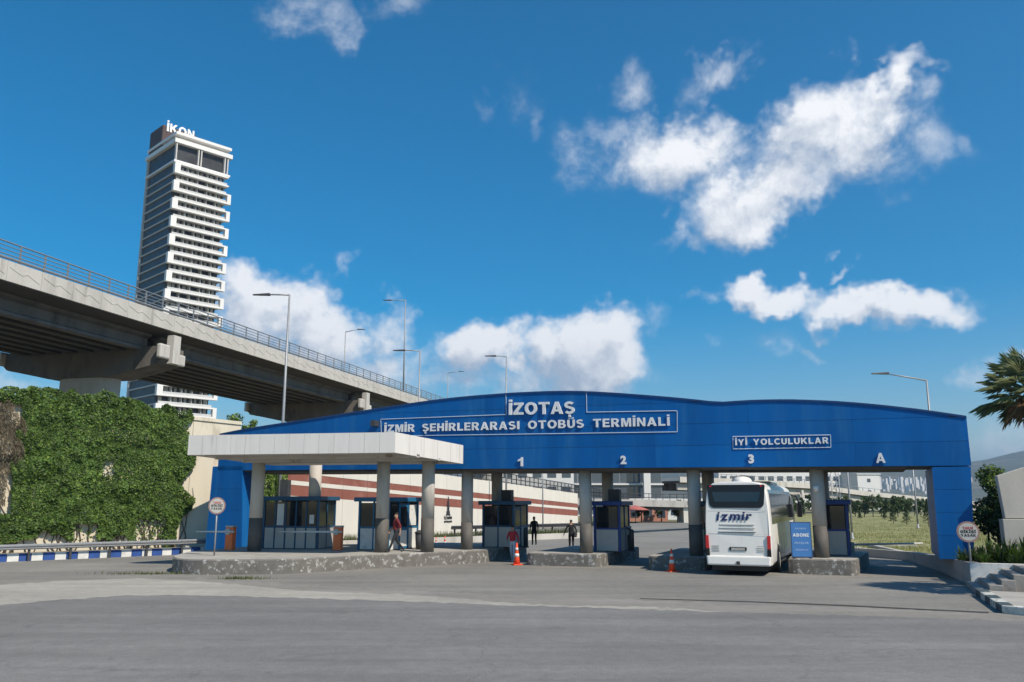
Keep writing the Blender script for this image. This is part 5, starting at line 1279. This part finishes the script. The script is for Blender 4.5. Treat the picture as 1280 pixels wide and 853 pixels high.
    mb.add(vs, [(i*14+j, i*14+(j+1) % 14, (i+1)*14+(j+1) % 14, (i+1)*14+j) for i in range(5) for j in range(14)], 0, True); mb.build('hair', M_HAIR, t)
    if bag:
        mb = MB(); c = base+P(bag); F = Fr(c, u=f); mb.fb(F, -.16, .16, -.07, .07, -.2, .12); o = mb.build('shoulder_bag', M_STEELD, t, bevel=.03)
        mb = MB(); mb.tube([c+UP*.1, base+P((J['shl'][0]*.3, 0, J['shl'][2]+.07)), base+P((J['shr'][0]*.7, .1, J['shr'][2]-.05))], .014, 6); mb.build('bag_strap', M_STEELD, t)
    return t
STAND = dict(pelvis=(0, 0, .93), waist=(0, 0, 1.06), chest=(0, .01, 1.27), neckbase=(0, 0, 1.42), neck=(0, .01, 1.49), head0=(0, .025, 1.555), head1=(0, .02, 1.63), head2=(0, .01, 1.68),
             shl=(-.19, 0, 1.40), shr=(.19, 0, 1.40), ell=(-.24, -.03, 1.13), elr=(.24, -.03, 1.13), wrl=(-.25, .06, .90), wrr=(.25, .06, .90),
             hipl=(-.095, 0, .88), hipr=(.095, 0, .88), knl=(-.10, .02, .48), knr=(.10, .02, .48), anl=(-.11, -.02, .09), anr=(.11, -.02, .09))
WALK = dict(STAND, knl=(-.09, .17, .50), anl=(-.09, .33, .10), toel=(-.09, .49, .06), knr=(.09, -.06, .49), anr=(.09, -.36, .14), toer=(.09, -.24, .04), ell=(-.25, -.14, 1.14), wrl=(-.24, -.12, .90), elr=(.24, .05, 1.14), wrr=(.22, .2, .95))
STROLL = dict(STAND, knl=(-.09, .10, .49), anl=(-.10, .12, .09), knr=(.09, .0, .48), anr=(.09, -.16, .10), elr=(.26, .08, 1.15), wrr=(.2, .24, 1.06), ell=(-.27, -.05, 1.14), wrl=(-.32, .06, .93))
REACH = dict(STAND, knl=(-.10, .10, .49), anl=(-.12, .08, .09), anr=(.12, -.14, .09), ell=(-.33, .02, 1.16), wrl=(-.42, .1, .96), elr=(.30, -.02, 1.15), wrr=(.31, .1, .93))
person('man in a dark red shirt and black trousers striding across the left island', Vector((xat(497, 38.9), 38.7, .575)), 200, WALK, (.16, .02, .025), (.022, .022, .026), hgt=1.74, sleeve='short')
person('man in a red top and pale jeans standing beside the tall cone', gnd(641, 702), 250, STROLL, (.42, .03, .04), (.42, .46, .52), shoes=(.6, .6, .6), hgt=1.66)
person('man in dark clothes standing at the toll booth between lanes one and two', Vector((xat(667.5, 45.4), 45.4, .575)), 100, STAND, (.018, .017, .017), (.015, .015, .017), hgt=1.45)
person('man in black with a shoulder bag walking through lane two', Vector((xat(713.5, 50.5), 50.5, 0)), 80, REACH, (.016, .016, .02), (.014, .014, .018), bag=(.24, -.02, .95), hgt=1.75)

# ------------------------------------------------------------------ vegetation
def shell_points(c, rx, ry, rz, n, clumps=26, seed=0, low=-1.0):
    rr = random.Random(seed); cl = []
    for i in range(clumps):
        while True:
            d = Vector((rr.gauss(0, 1), rr.gauss(0, 1), rr.gauss(0, 1))).normalized()
            if d.z > low: break
        q = rr.uniform(.45, 1.0); cl.append((Vector((c[0]+d.x*rx*q, c[1]+d.y*ry*q, c[2]+d.z*rz*q)), rr.uniform(.22, .42)*min(rx, rz)))
    pts, nr = [], []
    for i in range(n):
        p, r_ = cl[rr.randrange(clumps)]; d = Vector((rr.gauss(0, 1), rr.gauss(0, 1), rr.gauss(.25, 1))).normalized(); pts.append(p+d*r_*rr.uniform(.5, 1.08)); nr.append(d)
    return pts, nr, cl
def tree(name, label, base, h, rx, rz, n, leaf, mats, seed, group=None, cz=None, trunk=.14, cat='tree', clumps=26):
    base = Vector(base); t = thing(name, label, cat, base, group); cz = cz if cz is not None else h-rz
    c = base+UP*cz; pts, nr, cl = shell_points(c, rx, rx, rz, n, clumps, seed); rr = random.Random(seed)
    mb = MB(); tp = base+UP*(cz+.2*rz)+Vector((rr.uniform(-.1, .1)*rx, rr.uniform(-.1, .1)*rx, 0)); mb.tube([base-UP*.05, base.lerp(tp, .5)+Vector((.06*rx, 0, 0)), tp], [trunk, trunk*.75, trunk*.35], 8)
    for q, r_ in cl[:9]: s = base.lerp(tp, rr.uniform(.45, .9)); mb.tube([s, s.lerp(q, .55)+UP*.1, q], [trunk*.4, trunk*.25, trunk*.1], 5)
    mb.build('trunk', M_BARK, t, fixn=False)
    leafmesh('crown', pts, nr, leaf, mats, t, .6, midx=[rr.randrange(len(mats)) if isinstance(mats, list) else 0 for _ in pts])
    return t
T1 = leafmat('leaf_mid', (.06, .10, .026)); T2 = leafmat('leaf_olive', (.085, .105, .045)); T3 = leafmat('leaf_deep', (.028, .055, .016)); T4 = leafmat('leaf_bright', (.13, .20, .035))
# bush top behind the gate roof at left, by the viaduct
p = atY(301, 528, 62); tree('round_tree', 'round green tree top between the cream wall and the gate roof', (p.x, 62, 0), p.z+.6, 1.35, 1.1, 2600, .2, [T1, T4], 3, trunk=.16)
# row of trees under the far viaduct
rr = random.Random(5)
TL = ['slim tree', 'dense tree', 'olive tree', 'broad tree']
for i, px in enumerate([884, 896, 908, 921, 934, 948, 961, 975, 990, 1004, 1016, 1036, 1047, 1058, 1068, 1079, 1090, 1100, 1111, 1121, 1131, 1142, 1153, 1164]):
    Y = 176+rr.uniform(-14, 10); h = rr.uniform(3.3, 4.5)
    tree('field_tree', 'grey green tree in the row under the distant viaduct', (xat(px, Y), Y, 0), h, rr.uniform(1.5, 2.3), h*.42, 520, .5, [T2, T1, T3][i % 3] if False else [T2, T1, T3], 20+i, 'trees under the distant viaduct', trunk=.09, clumps=16)
for i, (px, yb, h) in enumerate(((1075, 649, 1.5), (1106, 650, 1.8), (1117, 655, 2.2), (1134, 657, 2.5), (1161, 659, 3.1), (1168, 652, 2.2))):
    b = gnd(px, yb); t = thing('young_conifer', 'small dark conical conifer planted on the grass field', 'tree', b, 'young conifers on the field')
    mb = MB(); mb.tube([b-UP*.05, b+UP*h*.9], [.05, .015], 6); mb.build('trunk', M_BARK, t)
    pts, nr = [], []
    for k in range(700):
        z = rr.random()**.8; a = rr.uniform(0, 6.28); r_ = (1-z)*.34*h*rr.uniform(.5, 1)*(.75+.25*math.sin(z*28)); pts.append(b+Vector((math.cos(a)*r_, math.sin(a)*r_, .12*h+z*h*.88))); nr.append(Vector((math.cos(a), math.sin(a), .5)))
    leafmesh('crown', pts, nr, .2, T3, t, .3, droop=1)
# trees and shrubs under the low bridge
for i, (px, Y, h, lb) in enumerate(((801, 122, 2.7, 'bushy tree beside the pink house'), (826, 126, 3.2, 'dark tree before the white garden building'), (846, 123, 3.0, 'leafy tree by the bridge abutment'))):
    tree('garden_tree', lb, (xat(px, Y), Y, 0), h, 1.3, h*.4, 700, .3, [T1, T2], 60+i, trunk=.1, clumps=14)
um = Vector((xat(790, 119.0), 116, 0)); t = thing('parasol', 'faded red garden parasol under the low bridge', 'parasol', um)
mb = MB(); mb.tube([um, um+UP*2.3], .04, 6); mb.build('pole', M_STEELD, t); mb = MB(); mb.lathe([(2.0, 1.75), (1.0, 2.1), (.05, 2.4)], um, 10); mb.build('canopy', mat('parasol_red', (.4, .12, .1), .8), t)
# tall dark bush beside the right leg
bp_ = Vector((xat(1240, 32.6), 32.6, .62))
bush = thing('dark_bush', 'tall dark shrub between the right gate leg and the grey slab wall', 'shrub', bp_)
pts, nr, cl = shell_points((bp_.x+.35, bp_.y, 2.4), 1.05, .9, 1.75, 9500, 46, 71)
keep = [(p, q) for p, q in zip(pts, nr) if p.z > .62]
leafmesh('crown', [p for p, q in keep], [q for p, q in keep], .13, [T3, T1, T4], bush, .6, midx=[2 if (p.z > 3.4 and random.random() < .6) else random.choice((0, 0, 1)) for p, q in keep])
mb = MB()
for k in range(7): mb.tube([bp_+Vector((random.uniform(-.4, .7), random.uniform(-.3, .3), -.05)), Vector(cl[k][0])], [.05, .015], 6)
mb.build('stems', M_BARK, bush)
# low spiky plants in the bed
for i, (px, Y, s) in enumerate(((1196, 31.4, .8), (1205, 30.7, .9), (1218, 30.4, 1.0), (1230, 30.9, 1.25), (1243, 30.2, 1.1), (1252, 30.6, 1.3), (1264, 30.0, 1.2), (1275, 30.3, 1.3), (1288, 29.9, 1.2), (1225, 29.9, .7), (1258, 29.6, .7))):
    b = Vector((xat(px, Y), Y, .63)); t = thing('spiky_plant', 'dark narrow-leaved plant in the raised bed beside the stairs', 'plant', b, 'narrow-leaved plants in the raised bed')
    vs = []; fs = []; rr2 = random.Random(100+i)
    for k in range(46):
        a = rr2.uniform(0, 6.28); el = R(rr2.uniform(20, 85)); L_ = s*rr2.uniform(.5, 1.0); w = .028*s+.008
        d = Vector((math.cos(a), math.sin(a), 0)); sd = Vector((-d.y, d.x, 0)); b0 = b+d*.03
        m1 = b0+d*math.cos(el)*L_*.55+UP*math.sin(el)*L_*.6; e = b0+d*math.cos(el)*L_+UP*(math.sin(el)*L_*.85-L_*.1*math.cos(el))
        n0 = len(vs); vs += [b0-sd*w*.6, b0+sd*w*.6, m1+sd*w, m1-sd*w, e]; fs += [(n0, n0+1, n0+2, n0+3), (n0+3, n0+2, n0+4)]
    mb = MB(); mb.add(vs, fs); mb.build('leaves', T3 if i % 3 else T1, t, fixn=False)
    mb = MB(); mb.lathe([(.05, -.03), (.06, .05), (.03, .12)], b, 7); mb.build('stem', M_BARK, t)
# grass tufts on the asphalt
for (px, py, n_, sp, lb) in ((302, 724, 220, .45, 'grass tuft growing from the asphalt at the foot of the left island'), (186, 718, 260, .9, 'flat grassy weeds on the asphalt before the painted kerb')):
    c = gnd(px, py)
    blades('grass_tuft', lambda: (c.x+random.gauss(0, sp), c.y+random.gauss(0, .12), 0), n_, .14, A_GRD, lb, 'grass')

# palm
pc = atY(1287, 488, 36.0); pb = Vector((pc.x+.3, 36.0, .6))
palm = thing('palm_tree', 'fan palm leaning its ragged fronds in beside the right end of the gate', 'palm', pb)
mb = MB(); path = [pb-UP*.1, pb.lerp(pc, .5)+Vector((.05, 0, 0)), pc]; mb.tube(path, [.26, .2, .17], 14)
for i in range(26):
    k = i/26; c = pb.lerp(pc, k); mb.lathe([(.25-.08*k, 0), (.29-.08*k, .1), (.22-.07*k, .2)], c, 12)
mb.build('trunk', M_BARK, palm, fixn=False)
PG = leafmat('palm_leaf', (.17, .20, .095), .3, .35); PD = leafmat('palm_dry', (.22, .15, .08), .3, .3)
rr = random.Random(31)
for i in range(46):
    a = i*2.399+rr.uniform(-.2, .2); el = R(80-i*2.9+rr.uniform(-8, 8)); dry_ = el < R(-42)
    d = Vector((math.cos(a)*math.cos(el), math.sin(a)*math.cos(el), math.sin(el))); L_ = rr.uniform(1.0, 1.4) if not dry_ else rr.uniform(.55, .9)
    hub = pc+d*L_+UP*(-.12*L_*math.cos(el)); mb = MB(); mb.tube([pc, pc+d*L_*.5+UP*.03, hub], [.025, .018, .014], 5, m=0)
    sd = d.cross(UP).normalized(); upv = sd.cross(d).normalized(); vs = []; fs = []
    nl = 26; Lf = rr.uniform(.95, 1.25)
    for k in range(nl):
        an = R(-118+236*k/(nl-1)); ld = (d*math.cos(an)+sd*math.sin(an)).normalized(); l2 = Lf*(.72+.28*math.cos(an*.7))*rr.uniform(.85, 1.08); w = .017
        pd = ld.cross(upv).normalized()
        m1 = hub+ld*l2*.55+upv*.05-UP*.02; e = hub+ld*l2+UP*(-.17*l2*(1 if not dry_ else 2.5)+rr.uniform(-.05, .05))
        n0 = len(vs); vs += [hub, m1+pd*w, e, m1-pd*w]; fs += [(n0, n0+1, n0+2), (n0, n0+2, n0+3)]
    mb.add(vs, fs, 1); mb.build('frond', [M_BARK if dry_ else PG, PD if dry_ else PG], palm, fixn=False)

pal2 = copy_tree(palm); pal2.location = Vector((18.2, 25.2, .15)); pal2.scale = (.87, .87, .87); pal2['label'] = 'second fan palm standing beside the stairs outside the gate'; pal2.rotation_euler.z = 1.3
# narrow drain line across the asphalt
mb = MB(); dl = [gnd(x, y, .010) for x, y in ((800, 748), (930, 751.5), (1050, 756), (1140, 760.5), (1236, 765))]; dl2 = [gnd(x, y, .010) for x, y in ((800, 748.5), (930, 752.4), (1050, 757.2), (1140, 761.8), (1236, 766.6))]
mb.add(dl+dl2, [(i, i+1, 6+i, 5+i) for i in range(4)]); struct(mb, 'drain_line', mat('drain_dark', (.05, .048, .045), .95, .3, 5))
# ------------------------------------------------------------------ hills, far town, haze
def ridge(name, pts, Y, depth, m, seed):
    n = 90; rows = 14; vs = []; P = [(atY(px, py, Y).x, atY(px, py, Y).z) for px, py in pts]
    x0, x1 = P[0][0], P[-1][0]
    def zt_(x):
        for (a, za), (b, zb2) in zip(P, P[1:]):
            if a <= x <= b: return za+(zb2-za)*(x-a)/(b-a)
        return P[-1][1]
    for j in range(rows):
        k = j/(rows-1)
        for i in range(n):
            x = x0+(x1-x0)*i/(n-1); z = zt_(x)*(math.sin(min(1, k*1.25)*math.pi/2)**1.2)*(1 if k < .8 else 1-(k-.8)*3)
            z += (vnoise(x*.004, k*6, seed)-.5)*zt_(x)*.28*math.sin(k*math.pi)+(vnoise(x*.015, k*20, seed+1)-.5)*zt_(x)*.10*math.sin(k*math.pi)
            vs.append((x*(1+(k-.8)*depth/Y), Y+(k-.8)*depth, max(z, 0)-.5 if 0 < k < 1 else -4))
    mb = MB(); mb.add(vs, [(j*n+i, j*n+i+1, (j+1)*n+i+1, (j+1)*n+i) for j in range(rows-1) for i in range(n-1)], 0, True)
    return struct(mb, name, m)
M_HILL = mat('hill', (.075, .085, .055), .95, .35, .004, dirt=(.17, .15, .10), dscale=.006, dlo=.5, dhi=.7)
ridge('hills', [(-900, 622), (-300, 612), (100, 604), (500, 604), (700, 600), (850, 590), (950, 580), (1040, 572), (1120, 584), (1180, 588), (1215, 585), (1250, 577), (1290, 567), (1400, 548), (1700, 536), (2200, 560)], 3400, 2200, M_HILL, 3)
rr = random.Random(77); mb = MB()
for i in range(240):
    px = rr.uniform(1060, 1215); py = rr.uniform(596, 614); Y = rr.uniform(1900, 2300); p = atY(px, py, Y); w = rr.uniform(3.5, 7); hgt = rr.choice((9, 11, 14, 18, 22))
    mb.fb(Fr((p.x, Y, 0), rr.uniform(0, .6)), -w/2, w/2, -w/2, w/2, max(0, p.z-hgt-6), max(p.z, 20))
o = mb.build('far_town', mat('far_town_wall', (.62, .60, .57), .8, .15, .02)); tag(o, 'pale apartment blocks of the far town on the hillside', 'town', kind='stuff')
HAZE = True
if HAZE:
    hz = bpy.data.materials.new('haze'); hz.use_nodes = True; nt = hz.node_tree; nt.nodes.clear(); ou = nt.nodes.new('ShaderNodeOutputMaterial'); pv = nt.nodes.new('ShaderNodeVolumePrincipled')
    pv.inputs['Color'].default_value = (.55, .76, 1, 1); pv.inputs['Density'].default_value = .00018; pv.inputs['Anisotropy'].default_value = .3; nt.links.new(pv.outputs[0], ou.inputs['Volume'])
    mb = MB(); mb.fb(W, -14500, 14500, -450, 14500, -6, 420); o = mb.build('haze', hz); tag(o, 'thin pale haze in the air over the whole place', 'haze', kind='stuff')
